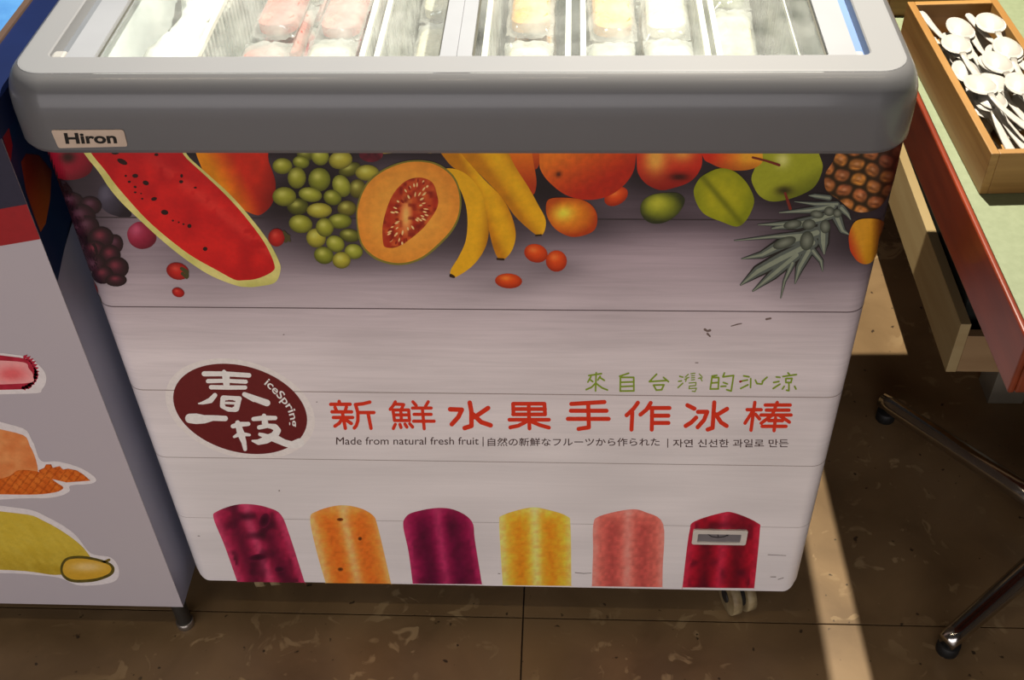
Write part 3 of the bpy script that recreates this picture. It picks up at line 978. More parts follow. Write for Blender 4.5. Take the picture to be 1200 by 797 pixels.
A = lg((200, 420), 6.64, [
    [(262, 118, 40), (420, 118, 38), (610, 130, 36)], [(415, 100, 28), (430, 130, 60), (435, 200, 50)], [(292, 175, 34), (430, 172, 30), (585, 180, 32)], [(315, 222, 34), (450, 225, 34), (580, 225, 32)],
    [(345, 285, 36), (310, 325, 44), (250, 345, 24), (218, 350, 10)], [(575, 278, 36), (650, 315, 46)],
    [(410, 305, 38), (480, 308, 36), (535, 312, 38)], [(408, 310, 40), (402, 365, 36)], [(402, 370, 34), (450, 392, 40), (505, 395, 40)], [(530, 315, 42), (512, 390, 44)], [(430, 345, 20), (510, 348, 20)],
    [(150, 465, 74), (200, 468, 82), (260, 472, 66), (330, 462, 44), (425, 466, 42)],
    [(485, 526, 34), (540, 512, 40), (605, 508, 32)], [(522, 500, 40), (545, 580, 58), (570, 650, 40), (580, 705, 30)], [(495, 608, 20), (540, 585, 40), (615, 594, 20)]])
B = lg((270, 420), 6.64, [
    [(110, 278, 36), (200, 315, 48), (285, 345, 52)],
    [(180, 470, 32), (260, 462, 40), (350, 462, 32)], [(262, 445, 34), (270, 500, 50), (275, 520, 40)], [(225, 535, 34), (290, 522, 34), (345, 532, 48), (368, 560, 52), (345, 595, 60), (280, 632, 58), (220, 650, 44), (172, 640, 16)],
    [(232, 588, 30), (280, 606, 40), (350, 622, 60), (420, 655, 52), (480, 672, 56), (540, 655, 70)]])
strokes('printed_logo_characters', A + B, 5, WHITE, 4, panel, pf, label='white brush characters')
strokes('printed_logo_counters', lg((200, 420), 6.64, [[(450, 327, 12), (485, 328, 12)], [(432, 366, 12), (478, 374, 13)], [(455, 347, 3), (456, 348, 3)]]) + lg((270, 420), 6.64, [[(255, 566, 26), (290, 562, 40), (310, 562, 36)], [(200, 560, 16), (225, 566, 18), (255, 567, 22)]]), 2, MAROON, 5, panel, pf, stuff=True)


BL = np.array([(262, 197), (303, 233), (343, 274), (384, 316), (414, 352), (440, 388), (455, 424), (465, 465), (470, 500), (471, 532)], float) / 6.64 + np.array([270, 420])


def along(v):
    lo, hi = v.min(0), v.max(0)
    seg = np.hypot(*np.diff(BL, axis=0).T)
    cum = np.concatenate([[0], np.cumsum(seg)])
    q = (v[:, 0] - lo[0]) / (hi[0] - lo[0]) * cum[-1]
    x, y = np.interp(q, cum, BL[:, 0]), np.interp(q, cum, BL[:, 1])
    x2, y2 = np.interp(q + 2.5, cum, BL[:, 0]), np.interp(q + 2.5, cum, BL[:, 1])
    x1, y1 = np.interp(q - 2.5, cum, BL[:, 0]), np.interp(q - 2.5, cum, BL[:, 1])
    d = np.stack([x2 - x1, y2 - y1], 1)
    d /= np.hypot(d[:, 0], d[:, 1])[:, None]
    return np.stack([x + d[:, 1] * v[:, 1] * 13.0, y - d[:, 0] * v[:, 1] * 13.0], 1)


text_decal('printed_logo_lettering', [('iceSpring', along, 0.014, 0.0)], WHITE, 4, panel, pf, label='small white letters')

# ------------------------------------------------------------------ headline, slogan, small line
K3b, K7b, K8b = ((380, 460), 8.571), ((380, 420), 4.0), ((650, 420), 4.0)


def cs(k, paths):
    return [[(k[0][0] + p[0] / k[1], k[0][1] + p[1] / k[1]) for p in q] for q in paths]


RED = cs(K3b, [[(150, 88), (155, 115)], [(65, 117), (260, 117)], [(108, 148), (122, 180)], [(222, 145), (212, 180)], [(78, 193), (275, 193)], [(92, 250), (285, 250)], [(182, 195), (190, 245), (212, 358)], [(180, 262), (150, 308), (108, 336)], [(205, 265), (272, 310)],
               [(458, 95), (390, 112), (312, 120)], [(315, 122), (338, 200), (338, 280), (322, 332), (302, 355)], [(350, 200), (498, 200)], [(440, 205), (470, 358)],
               [(714, 92), (692, 132), (662, 168)], [(715, 115), (798, 120), (775, 165)], [(690, 174), (706, 280)], [(706, 280), (856, 280)], [(856, 280), (848, 174)], [(690, 174), (848, 174)], [(768, 174), (776, 280)], [(698, 224), (852, 224)],
               [(714, 318), (694, 360)], [(760, 318), (771, 350)], [(810, 315), (830, 346)], [(858, 312), (888, 346)], [(890, 92), (924, 130)], [(1044, 92), (1018, 135)], [(886, 155), (1074, 155)], [(902, 218), (1074, 218)], [(897, 287), (1103, 287)], [(985, 155), (1004, 362)]])
RED2 = cs(K7b, [[(682, 207), (690, 250), (690, 316), (658, 326)], [(590, 238), (645, 240), (628, 275), (598, 308)], [(768, 232), (705, 275)], [(698, 262), (735, 298), (780, 313)],
                [(885, 212), (1032, 212)], [(885, 262), (1035, 262)], [(885, 212), (887, 262)], [(1032, 212), (1035, 262)], [(885, 237), (1035, 237)], [(958, 212), (962, 328)], [(868, 287), (1053, 287)], [(945, 297), (910, 315), (872, 323)], [(975, 297), (1010, 312), (1053, 324)]])
RED3 = cs(K8b, [[(78, 213), (160, 208), (233, 204)], [(76, 245), (243, 245)], [(62, 283), (253, 283)], [(157, 208), (160, 323), (112, 330)],
                [(390, 207), (370, 235), (337, 266)], [(364, 252), (360, 333)], [(450, 208), (430, 240), (402, 263)], [(442, 232), (538, 232)], [(455, 268), (533, 268)], [(460, 302), (533, 302)], [(457, 232), (455, 333)],
                [(622, 219), (655, 235)], [(663, 277), (640, 300), (614, 316)], [(748, 206), (740, 325), (717, 333)], [(672, 250), (715, 250), (700, 288), (670, 322)], [(808, 236), (760, 265)], [(755, 262), (780, 300), (806, 316)],
                [(902, 240), (968, 240)], [(938, 206), (920, 336)], [(925, 252), (892, 303)], [(942, 262), (960, 283)], [(987, 218), (1104, 218)], [(992, 242), (1098, 242)], [(967, 265), (1108, 265)], [(1043, 206), (1020, 265), (968, 303)], [(1052, 266), (1100, 298)], [(1003, 291), (1068, 291)], [(972, 318), (1084, 318)], [(1035, 280), (1028, 338)]])
for chs, wd in ((RED[:13], 4.1), (RED[13:], 3.8), (RED2[:4], 5.4), (RED2[4:], 4.5), (RED3[:4], 4.9), (RED3[4:11], 4.8), (RED3[11:17], 5.0), (RED3[17:], 4.1)):
    strokes('printed_headline_character', chs, wd, (186, 44, 24), 3, panel, pf)
GA, GB = ((680, 430), 9.23), ((800, 430), 8.276)
GRN = cs(GA, [[(92, 92), (228, 72)], [(172, 62), (165, 258)], [(115, 105), (82, 162)], [(100, 132), (135, 158)], [(215, 100), (190, 140)], [(215, 115), (260, 144)], [(165, 175), (120, 220), (64, 244)], [(175, 180), (235, 225), (293, 248)],
              [(523, 67), (425, 100)], [(435, 102), (432, 258)], [(432, 260), (578, 258)], [(578, 112), (580, 258)], [(435, 112), (578, 112)], [(440, 165), (575, 160)], [(440, 212), (575, 206)],
              [(825, 77), (747, 158), (928, 146)], [(900, 112), (953, 158)], [(792, 196), (822, 250), (880, 246), (905, 192), (792, 196)], [(1075, 100), (1110, 110)], [(1062, 155), (1095, 150)], [(1057, 222), (1108, 175)]]) + \
    cs(GB, [[(285, 88), (330, 80)], [(285, 97), (267, 213), (345, 212), (350, 102), (285, 102)], [(278, 155), (345, 150)], [(405, 57), (390, 95), (494, 82), (470, 233), (427, 220)], [(395, 150), (433, 164)], [(372, 188), (418, 185)],
            [(592, 86), (643, 95)], [(560, 139), (628, 126)], [(562, 208), (633, 172)], [(660, 112), (658, 198)], [(705, 127), (720, 160), (768, 165), (780, 130)], [(818, 99), (772, 140)],
            [(907, 96), (943, 100)], [(882, 150), (933, 140)], [(877, 208), (943, 166)], [(1020, 57), (1035, 70)], [(972, 92), (1103, 73)], [(1000, 112), (1060, 110), (1050, 150), (1000, 150), (1000, 112)], [(1030, 155), (1030, 228), (1007, 225)], [(985, 187), (967, 213)], [(1085, 187), (1098, 213)]])
WAN = cs(GB, [[(25, 98), (55, 70)], [(20, 120), (60, 100)], [(42, 102), (28, 140)], [(80, 65), (120, 60)], [(85, 85), (115, 82)], [(85, 105), (115, 102)], [(85, 125), (115, 122)], [(160, 67), (188, 95)], [(152, 110), (188, 105)], [(170, 102), (188, 135)],
              [(62, 155), (130, 150), (125, 180), (65, 185), (62, 210), (133, 205), (120, 238), (92, 234)]])
WAN = [[(x, y, 1.3) for x, y in q] for q in WAN] + [[(x, y, 1.7) for x, y in q] for q in GRN[18:21]]
for chs in (GRN[:8], GRN[8:15], GRN[15:18], WAN, GRN[21:27], GRN[27:33], GRN[33:]):
    strokes('printed_slogan_character', chs, 2.0, (112, 134, 34), 3, panel, pf)
strokes('printed_red_dot', [[(867.4, 447, 2.6), (869, 446.5, 1.5)]], 2, (130, 20, 20), 4, panel, pf)
SMALL = [('Made from natural fresh fruit', fit(394, 512.2, 561, 520.9), 0.0, 0), ('|', fit(565.6, 512, 566.6, 523), 0, 0), ('自然の新鮮なフルーツから作られた', fit(571.5, 513.0, 773, 522.6), 0.006, 0),
         ('|', fit(782, 514, 783, 524.5), 0, 0), ('자연 신선한 과일로 만든', fit(788.5, 514.6, 924, 524.0), 0.006, 0)]
text_decal('printed_small_line', SMALL, (50, 24, 24), 3, panel, pf, label='small dark line of lettering')
# scuffs and specks in the printed film
RS = random.Random(3)
SC = [[(826, 386, 3), (829, 388, 2.4), (832, 387, 3)], [(829, 391, 2.5), (832, 394, 2)], [(857, 382, 1.2), (864, 380, 1.6), (869, 379, 1.2)], [(898, 374, 2.4), (903, 373, 2.2)], [(815, 425, 1), (818, 425, 1)], [(371, 471, 1), (371.5, 471, 1)], [(327, 575, 1.3), (327.6, 575, 1.3)], [(332, 392, 1), (333, 392, 1)],
      [(584, 672, .8), (586, 672.3, .8)], [(674, 671, .8), (684, 672, .8), (693, 671.5, .6)], [(900, 650, .8), (921, 651, .6)], [(903, 676, .8), (909, 676, 1)], [(912, 679, .8), (918, 677, .8)], [(232, 628, .8), (234, 628, .8)]]
strokes('printed_film_scuffs', SC, 1, (98, 84, 80), 2, panel, pf, stuff=True)

# ------------------------------------------------------------------ printed popsicles
P1, P2 = ((200, 570), 3.158), ((560, 570), 3.158)
POP = [(P1, [(159, 118), (172, 92), (240, 68), (300, 66), (360, 78), (408, 104), (440, 180), (497, 358), (248, 356), (200, 220)], (142, 24, 58), (70, 10, 34), (176, 60, 92), 'crimson popsicle with dark berries', 21, .42),
       (P1, [(516, 122), (540, 92), (620, 70), (690, 77), (745, 104), (767, 150), (816, 360), (574, 358), (540, 240)], (220, 124, 44), (196, 92, 26), (226, 168, 104), 'orange popsicle with seeds', 22, 0),
       (P1, [(861, 150), (868, 116), (900, 95), (990, 79), (1060, 90), (1115, 130), (1126, 200), (1152, 362), (896, 360), (880, 240)], (124, 12, 58), (70, 6, 38), (164, 44, 86), 'magenta popsicle', 23, .2),
       (P2, [(79, 132), (92, 106), (190, 78), (250, 84), (330, 110), (343, 150), (346, 368), (92, 366), (84, 240)], (224, 166, 46), (206, 118, 22), (228, 194, 116), 'yellow popsicle', 24, 0),
       (P2, [(427, 142), (450, 110), (560, 85), (620, 95), (686, 140), (684, 300), (683, 375), (422, 369), (426, 240)], (196, 96, 84), (164, 66, 62), (214, 132, 120), 'salmon pink popsicle', 25, 0),
       (P2, [(784, 162), (800, 130), (900, 98), (950, 98), (1035, 135), (1043, 170), (1022, 384), (756, 380), (772, 240)], (156, 14, 36), (78, 6, 22), (176, 40, 64), 'red popsicle', 26, .3)]
for (o_, s_), pts, c, dk, hi, lb, sdn, blot in POP:
    Q = crop(o_, s_, pts, False)
    Q = np.concatenate([Q[:-3] if len(Q) == 10 else Q[:-3], [Q[-4] + (Q[-3] - Q[-4]) * .95, Q[-3], Q[-3] + (Q[-2] - Q[-3]) * .05, Q[-3] + (Q[-2] - Q[-3]) * .95, Q[-2], Q[-2] + (Q[-1] - Q[-2]) * .06], Q[-1:]])
    Q[:, 1] = np.minimum(Q[:, 1], 681.8 + (Q[:, 0] - 280) * .0125)

    def colr(P, Q=Q, c=c, dk=dk, hi=hi, sdn=sdn, blot=blot):
        y0, y1 = Q[:, 1].min(), Q[:, 1].max()
        low = Q[Q[:, 1] > y1 - 6]
        up = Q[(Q[:, 1] > y0 + 8) & (Q[:, 1] < y0 + 30)]
        xl0, xr0, xl1, xr1 = up[:, 0].min(), up[:, 0].max(), low[:, 0].min(), low[:, 0].max()
        t = np.clip((P[:, 1] - y0 - 15) / (y1 - y0 - 15), 0, 1)
        u = (P[:, 0] - (xl0 + (xl1 - xl0) * t)) / ((xr0 - xl0) * (1 - t) + (xr1 - xl1) * t)
        u = np.clip(u, 0, 1)
        v = (P[:, 1] - y0) / (y1 - y0)
        lane = np.exp(-((u - .28) / .12) ** 2) + np.exp(-((u - .72) / .12) ** 2)
        lane *= np.clip((v - .08) / .15, 0, 1)
        o = mixc(c, dk, .75 * lane)
        o = mixc(o, hi, .8 * np.exp(-((u - .5) / .07) ** 2) + .9 * np.exp(-(u / .09) ** 2) + .7 * np.exp(-((u - 1) / .07) ** 2) + .45 * np.clip(1 - v / .12, 0, 1))
        if blot:
            o = mixc(o, (38, 8, 24), blot * 2.0 * np.clip(vnoise(P, 11, sdn) - .52, 0, .5) * 2 * (np.abs(u - .5) < .42))
        return o * (.90 + .2 * vnoise(P, 3.5, sdn + 5))[:, None]
    decal('printed_popsicle', Q, colr, 3, panel, pf, 2.0, True, lb)
discs('printed_popsicle_seeds', [(398.5, 608.6, 4, 2, 0), (422, 631, 2.6, 2.4, 0), (399, 667, 3.4, 2.4, 0), (310, 610, 6, 9, 20), (328, 667, 6, 4, 0), (302, 653, 12, 4, -10)], lambda k, P, r, u, v: mixc((70, 34, 14) if k < 3 else (46, 8, 26), (170, 90, 30) if k < 3 else (90, 14, 44), r ** 2), 4, panel, pf, stuff=True)

# temperature window stuck on the last popsicle
tw = on_front(np.array([[812.5, 619.3], [873.4, 637.3], [818, 624], [867, 634.3]]))
wx0, wx1, wz0, wz1 = tw[0][0], tw[1][0], tw[1][2], tw[0][2]
bm = bmesh.new()
ro = rrect(wx0, wx1, wz0, wz1, 0.003, 4)
ri = rrect(tw[2][0], tw[3][0], tw[3][2], tw[2][2], 0.0012, 4)
loft('temperature_window_frame', [[(x, -0.0004, z) for x, z in ro], [(x, -0.0028, z) for x, z in ro], [(x, -0.0028, z) for x, z in ri], [(x, -0.0010, z) for x, z in ri]], MT['white'], fz)
gz = pyd('temperature_gauge', [(x, -0.0012, z) for x, z in ri], [tuple(range(len(ri)))], MT['gauge'], fz)
strokes('gauge_scale', [[(828, 625), (834, 629), (841, 630), (849, 629), (855, 626)], [(841, 626), (842, 630)], [(850, 625), (853, 628)]], 1.1, (40, 36, 40), 0, gz, on_plane(-0.0014))

# ------------------------------------------------------------------ grey rim, lids, grooves
RX0, RX1, RY0, RY1 = -0.0155, 0.8625, -0.034, 0.63
PROF = [(0.030, 0.8435), (0.008, 0.8435), (0.003, 0.845), (0.0, 0.850), (0.0, 0.885), (0.001, 0.898), (0.004, 0.909), (0.008, 0.917), (0.0125, 0.9222), (0.0165, 0.9245)]
rings = []
for e, z in PROF:
    rings.append([(x, y, z) for x, y in rrect(RX0 + e, RX1 - e, RY0 + e, RY1 - e, max(0.046 - e, 0.006), 8)])
rim = loft('rim', rings, MT['rim'], fz)
rings = [[(x, y, z) for x, y in rrect(RX0 + e, RX1 - e, RY0 + e, RY1 - e, 0.046 - e, 8)] for e, z in ((0.0166, 0.9246), (0.0172, 0.9252), (0.0195, 0.9254))]
OX0, OX1, OY0, OY1 = 0.0275, 0.8150, 0.0125, 0.585
for e, z in ((0.0, 0.9254), (0.0012, 0.9240), (0.0015, 0.908)):
    rings.append([(x, y, z) for x, y in rrect(OX0 + e, OX1 - e, OY0 + e, OY1 - e, 0.008, 8)])
loft('rim_top_frame', rings, MT['rimtop'], fz)
rim.data.shade_smooth()
md = rim.modifiers.new('edge', 'EDGE_SPLIT')
md.split_angle = math.radians(28)
# lid tracks (grooves) on both sides
box('lid_track', 0.0290, 0.0450, 0.0140, 0.583, 0.900, 0.9125, MT['groove'], fz)
box('lid_track', 0.8015, 0.8135, 0.0140, 0.583, 0.900, 0.9125, MT['groove_blue_reflection'], fz)
box('lid_stopper', 0.0295, 0.0435, 0.0145, 0.030, 0.9127, 0.9235, MT['stopper'], fz, 0.003)
box('lid_stopper', 0.8005, 0.8080, 0.0145, 0.024, 0.9127, 0.9235, MT['stopper'], fz, 0.002)


def lid(x0, x1, gx0, gx1):
    o = loft('lid_frame', [[(x, y, 0.9140) for x, y in rrect(gx0, gx1, 0.0145, 0.560, 0.003, 3)], [(x, y, 0.9238) for x, y in rrect(gx0, gx1, 0.0145, 0.560, 0.003, 3)],
                           [(x, y, 0.9238) for x, y in rrect(x0, x1, 0.0135, 0.582, 0.003, 3)], [(x, y, 0.9120) for x, y in rrect(x0, x1, 0.0135, 0.582, 0.003, 3)]], MT['lidframe'], fz)
    box('lid_glass', gx0 - 0.002, gx1 + 0.002, 0.0140, 0.562, 0.9150, 0.9190, MT['glass'], o)
    loft('glass_seal', [[(x, y, 0.9195) for x, y in rrect(gx0, gx1, 0.0145, 0.560, 0.003, 3)], [(x, y, 0.9195) for x, y in rrect(gx0 + .0022, gx1 - .0022, 0.0160, 0.558, 0.002, 3)]], MT['seal'], o)
    return o


lid(0.0452, 0.4250, 0.0735, 0.4090)
lid(0.4254, 0.8010, 0.4395, 0.7750)
# liner
LZ0 = 0.30
loft('inner_liner', [[(x, y, 0.848) for x, y in rrect(0.022, 0.836, 0.034, 0.566, 0.02, 5)], [(x, y, 0.906) for x, y in rrect(0.022, 0.836, 0.0125, 0.587, 0.012, 5)],
                     [(x, y, 0.906) for x, y in rrect(0.046, 0.812, 0.022, 0.574, 0.03, 5)], [(x, y, 0.885) for x, y in rrect(0.050, 0.808, 0.036, 0.562, 0.03, 5)],
                     [(x, y, LZ0) for x, y in rrect(0.056, 0.802, 0.042, 0.556, 0.03, 5)]], MT['liner'], fz, close_end=True)


# brand badge on the rim
ry = on_plane(RY0)
bq = np.array([[60, 152], [145, 151.5], [150, 171], [69, 173]])
bo = []
for i in range(4):
    p, a, b = bq[i], bq[i - 1], bq[(i + 1) % 4]
    da, db = (a - p) / np.hypot(*(a - p)), (b - p) / np.hypot(*(b - p))
    for t in np.linspace(0, 1, 5):
        bo.append(p + da * 3 * (1 - t) ** 2 + db * 3 * t ** 2)
bo = np.array(bo)
w0, w1 = ry(bo, -0.0005), ry(bo, 0.0011)
n = len(bo)
bd = pyd('brand_badge', np.concatenate([w0, w1]), [tuple(range(n, 2 * n))] + [(i, (i + 1) % n, n + (i + 1) % n, n + i) for i in range(n)], MT['badge'], fz)
bd['label'] = 'small aluminium badge with black letters'


def skew(v):
    lo, hi = v.min(0), v.max(0)
    s = (v - lo) / (hi - lo)
    return np.stack([74.5 + s[:, 0] * 60.5 + (1 - s[:, 1]) * 2.6, 168.8 - s[:, 1] * 12.8 - s[:, 0] * 0.6], 1)


text_decal('badge_lettering', [('Hiron', skew, 0.034, 0.0)], (16, 14, 14), 0, bd, on_plane(RY0 - 0.0013), gain=1.0)


# casters
def caster(x, y, ang):
    plate = box('caster', x - 0.022, x + 0.022, y - 0.022, y + 0.022, 0.078, 0.088, MT['castermetal'], fz, 0.002)
    a = math.radians(ang)
    d = Vector((math.cos(a), math.sin(a), 0))
    c = Vector((x, y, 0.030))
    for s in (-1, 1):
        cyl('wheel', c + d * s * 0.0115, d, 0.030, 0.014, MT['wheel'], plate)
        cyl('wheel_hub', c + d * s * 0.0195, d, 0.010, 0.003, MT['axle'], plate, 14)
    cyl('axle', c, d, 0.020, 0.010, MT['axle'], plate, 16)
    tube('stem', [(x, y, 0.080), (x, y, 0.030)], [0.009, 0.008], MT['castermetal'], plate)
    return plate


caster(0.788, 0.034, 18)
caster(0.078, 0.066, 8)
caster(0.79, 0.54, 70)
caster(0.08, 0.54, 20)

# ================================================================== INSIDE THE FREEZER
def ribbed_bin(x0, x1, y0, y1, z0, z1, label):
    t = empty('ribbed_bin', ((x0 + x1) / 2, (y0 + y1) / 2, z0), label, 'bin', 'translucent bins inside the freezer')
    N = 34
    outer = []

    def side(a, b, nrm, n_):
        for k in range(n_):
            f = k / n_
            ph = math.sin(f * n_ / 4 * 2 * math.pi) * 0.0022
            outer.append((a[0] + (b[0] - a[0]) * f + nrm[0] * ph, a[1] + (b[1] - a[1]) * f + nrm[1] * ph))
    nx = max(8, int((x1 - x0) / 0.0028) // 4 * 4)
    ny = max(8, int((y1 - y0) / 0.0034) // 4 * 4)
    side((x0, y0), (x1, y0), (0, 1), nx)
    side((x1, y0), (x1, y1), (1, 0), ny)
    side((x1, y1), (x0, y1), (0, 1), nx)
    side((x0, y1), (x0, y0), (1, 0), ny)
    loft('bin_wall', [[(x, y, z1 - 0.003) for x, y in outer], [(x, y, z0) for x, y in outer]], MT['bin'], t, close_end=True, smooth=True)
    r0, r1 = rrect(x0 - .004, x1 + .004, y0 - .004, y1 + .004, .006, 3), rrect(x0 + .002, x1 - .002, y0 + .002, y1 - .002, .004, 3)
    loft('bin_rim', [[(x, y, z1 - .006) for x, y in r0], [(x, y, z1) for x, y in r0], [(x, y, z1) for x, y in r1], [(x, y, z1 - .006) for x, y in r1], [(x, y, z1 - .006) for x, y in r0]], MT['binrim'], t)
    return t


BZ = 0.42
ribbed_bin(0.135, 0.312, 0.065, 0.535, BZ, 0.866, 'ribbed translucent bin of pink and red popsicle packs')
ribbed_bin(0.330, 0.404, 0.065, 0.535, BZ, 0.866, 'narrow ribbed translucent bin beside the pink packs, under left glass lid')
ribbed_bin(0.444, 0.530, 0.065, 0.535, BZ, 0.866, 'ribbed translucent bin of yellow popsicle packs')
ribbed_bin(0.548, 0.676, 0.065, 0.535, BZ, 0.866, 'ribbed translucent bin of milky white popsicle packs')
ribbed_bin(0.690, 0.772, 0.065, 0.535, BZ, 0.866, 'ribbed translucent bin of pale packs at the end with the blue reflection in the groove')


def pack_mesh(seed, L=0.146, W=0.055, T=0.026):
    rg = np.random.default_rng(seed)
    nu, nv = 22, 12
    V, F = [], []
    for side in (1, -1):
        for i in range(nu + 1):
            for j in range(nv + 1):
                u, v = i / nu * 2 - 1, j / nv * 2 - 1
                h = max(0, (1 - abs(u) ** 4)) ** .6 * max(0, (1 - abs(v) ** 3)) ** .6
                h = h * T / 2 * side + (rg.random() - .5) * 0.0035 * (1 if abs(u) < .98 and abs(v) < .98 else 0)
                V.append((v * W / 2 * (1 + .02 * math.sin(9 * u)), u * L / 2, h))
        b = 0 if side == 1 else (nu + 1) * (nv + 1)
        for i in range(nu):
            for j in range(nv):
                q = (b + i * (nv + 1) + j, b + i * (nv + 1) + j + 1, b + (i + 1) * (nv + 1) + j + 1, b + (i + 1) * (nv + 1) + j)
                F.append(q if side == 1 else q[::-1])
    return V, F


wr = []
for k in range(4):
    V, F = pack_mesh(k)
    me = bpy.data.meshes.new('wrapper')
    me.from_pydata(V, [], F)
    me.materials.append(MT['wrap'])
    me.shade_smooth()
    wr.append(me)


def bar_mesh():
    bm = bmesh.new()
    o = []
    for x, y in rrect(-0.022, 0.022, -0.055, 0.050, 0.014, 6):
        o.append((x, y))
    rg = [[(x * s, y * s, z) for x, y in o] for z, s in ((-0.009, .88), (-0.006, 1), (0.006, 1), (0.009, .88))]
    n_ = len(o)
    V = [p for r_ in rg for p in r_]
    F = [(i * n_ + k, i * n_ + (k + 1) % n_, (i + 1) * n_ + (k + 1) % n_, (i + 1) * n_ + k) for i in range(3) for k in range(n_)]
    F += [tuple(range(n_))[::-1], tuple(range(3 * n_, 4 * n_))]
    bm.free()
    return V, F


BARV, BARF = bar_mesh()
ICE = {}
for nm, a, b in (('pink', (214, 138, 126), (176, 58, 56)), ('red', (176, 60, 72), (132, 32, 50)), ('yellow', (206, 146, 30), (178, 112, 14)), ('white', (206, 200, 180), (190, 178, 148)), ('green', (186, 192, 152), (172, 178, 132))):
    ICE[nm] = mat('ice_' + nm, a, 0.5, noise=45, color2=b, bump=0.4, sss=0.1)
barme = {}
for nm in ICE:
    me = bpy.data.meshes.new('ice_bar')
    me.from_pydata(BARV, [], BARF)
    me.materials.append(ICE[nm])
    barme[nm] = me


def pack(nm, x, y, z, rot, label, group):
    t = bpy.data.objects.new('popsicle_pack', None)
    col.objects.link(t)
    t.location = (x, y, z)
    t.rotation_euler = rot
    tag(t, label, 'popsicle', group)
    o = bpy.data.objects.new('wrapper', random.choice(wr))
    col.objects.link(o)
    o.parent = t
    b = bpy.data.objects.new('ice_bar', barme[nm])
    col.objects.link(b)
    b.parent = t
    return t


def fill(cols, x0, x1, names, base, label, group, top=0.845):
    k = 0
    for lay, zz in enumerate((top - 0.060, top - 0.030, top)):
        for y in (0.146, 0.300, 0.454):
            for c_ in range(cols):
                x = x0 + (x1 - x0) * (c_ + .5) / cols
                nm = names[k % len(names)]
                k += 1
                pack(nm, x + random.uniform(-.002, .002), y + random.uniform(-.003, .003), zz - 0.016 + random.uniform(-.004, .002), (random.uniform(-.04, .04), random.uniform(-.05, .05), random.uniform(-.03, .03)), label % nm, group)


fill(2, 0.152, 0.306, ['pink', 'pink', 'red', 'white', 'pink', 'pink', 'white'], 0, '%s popsicle in a frosty clear wrapper, in the widest left bin', 'popsicles under the left glass lid')
fill(1, 0.450, 0.524, ['yellow', 'yellow', 'white', 'yellow'], 0, '%s popsicle in a frosty clear wrapper, in the bin next to the lid divider', 'popsicles next to the lid divider')
fill(2, 0.550, 0.674, ['white', 'white', 'green', 'white', 'yellow'], 0, '%s popsicle in a frosty clear wrapper, in the milky white bin', 'popsicles in the milky white bin')
fill(1, 0.694, 0.768, ['green', 'white'], 0, '%s popsicle in a frosty clear wrapper, in the end bin near the groove with the blue reflection', 'popsicles in the end bin', top=0.80)
fill(1, 0.332, 0.402, ['white'], 0, '%s popsicle in a frosty clear wrapper, in the narrow left bin', 'popsicles in the narrow left bin', top=0.79)

# frost heap along the left liner wall
V, F = [], []
NU, NV = 40, 14
for i in range(NU + 1):
    for j in range(NV + 1):
        u, v = i / NU, j / NV
        r = 0.030 * (.8 + .5 * random.random() * .5 + .25 * math.sin(u * 13))
        a = math.pi * v - math.pi / 2
        V.append((0.098 + r * math.sin(a) * .9, 0.075 + 0.44 * u, 0.835 + r * math.cos(a) + random.uniform(-.0015, .0015)))
for i in range(NU):
    for j in range(NV):
        F.append((i * (NV + 1) + j, i * (NV + 1) + j + 1, (i + 1) * (NV + 1) + j + 1, (i + 1) * (NV + 1) + j))
fh = pyd('frost_ledge', V, F, MT['frost'], fz, smooth=True)

# ================================================================== NEIGHBOUR CABINET
CXR, CY0, CZT = -0.0195, -0.034, 0.90
cb = empty('display_cabinet', (-0.5, 0.25, 0), 'white printed cabinet with navy top and fruit stickers beside the grey rimmed freezer', 'cabinet')
box('cabinet_body', -0.98, CXR, CY0 + 0.001, 0.62, 0.066, 0.87, MT['cabside'], cb)
cp = on_plane(CY0)
fpan = box('front_sheet', -0.98, CXR, CY0, CY0 + 0.0012, 0.066, 0.87, mat('white_sheet', (188, 180, 188), 0.4, noise=3, color2=(194, 186, 190)), cb)


def on_side(P, off=0.0):
    r = rays(P)
    t = (CXR - CAM[0]) / r[:, 0]
    return np.stack([np.full(len(r), CXR + off), CAM[1] + t * r[:, 1], CAM[2] + t * r[:, 2]], 1)


def side_poly(name, yz, c, layer):
    o = pyd(name, [(CXR + LAYER * layer, y, z) for y, z in yz], [tuple(range(len(yz)))], MT['print'], cb)
    set_print(o.data, np.tile(srgb(c) * GAIN, (len(yz), 1)))
    return o


def front_poly(name, P, c, layer):
    P = np.array(P, float)
    W_ = cp(P, LAYER * layer)
    o = pyd(name, W_, [tuple(range(len(P)))], MT['print'], cb)
    set_print(o.data, np.tile(srgb(c) * GAIN, (len(P), 1)))
    return o


# coloured bands near the top of the front and the side
zb = cp(np.array([[33, 280], [0, 290], [61, 342]]))
def band(name, dz, c, layer):
    zr, zl = zb[0][2], zb[1][2]
    sl = (zr - zl) / (zb[0][0] - zb[1][0])
    pts = [(CXR, zr + dz), (CXR, 0.87), (-0.98, 0.87), (-0.98, zr + dz + sl * (-0.98 - CXR) * .6)]
    o = pyd(name, [(x, CY0 - LAYER * layer, z) for x, z in pts], [(0, 1, 2, 3)], MT['print'], cb)
    set_print(o.data, np.tile(srgb(c) * GAIN, (4, 1)))


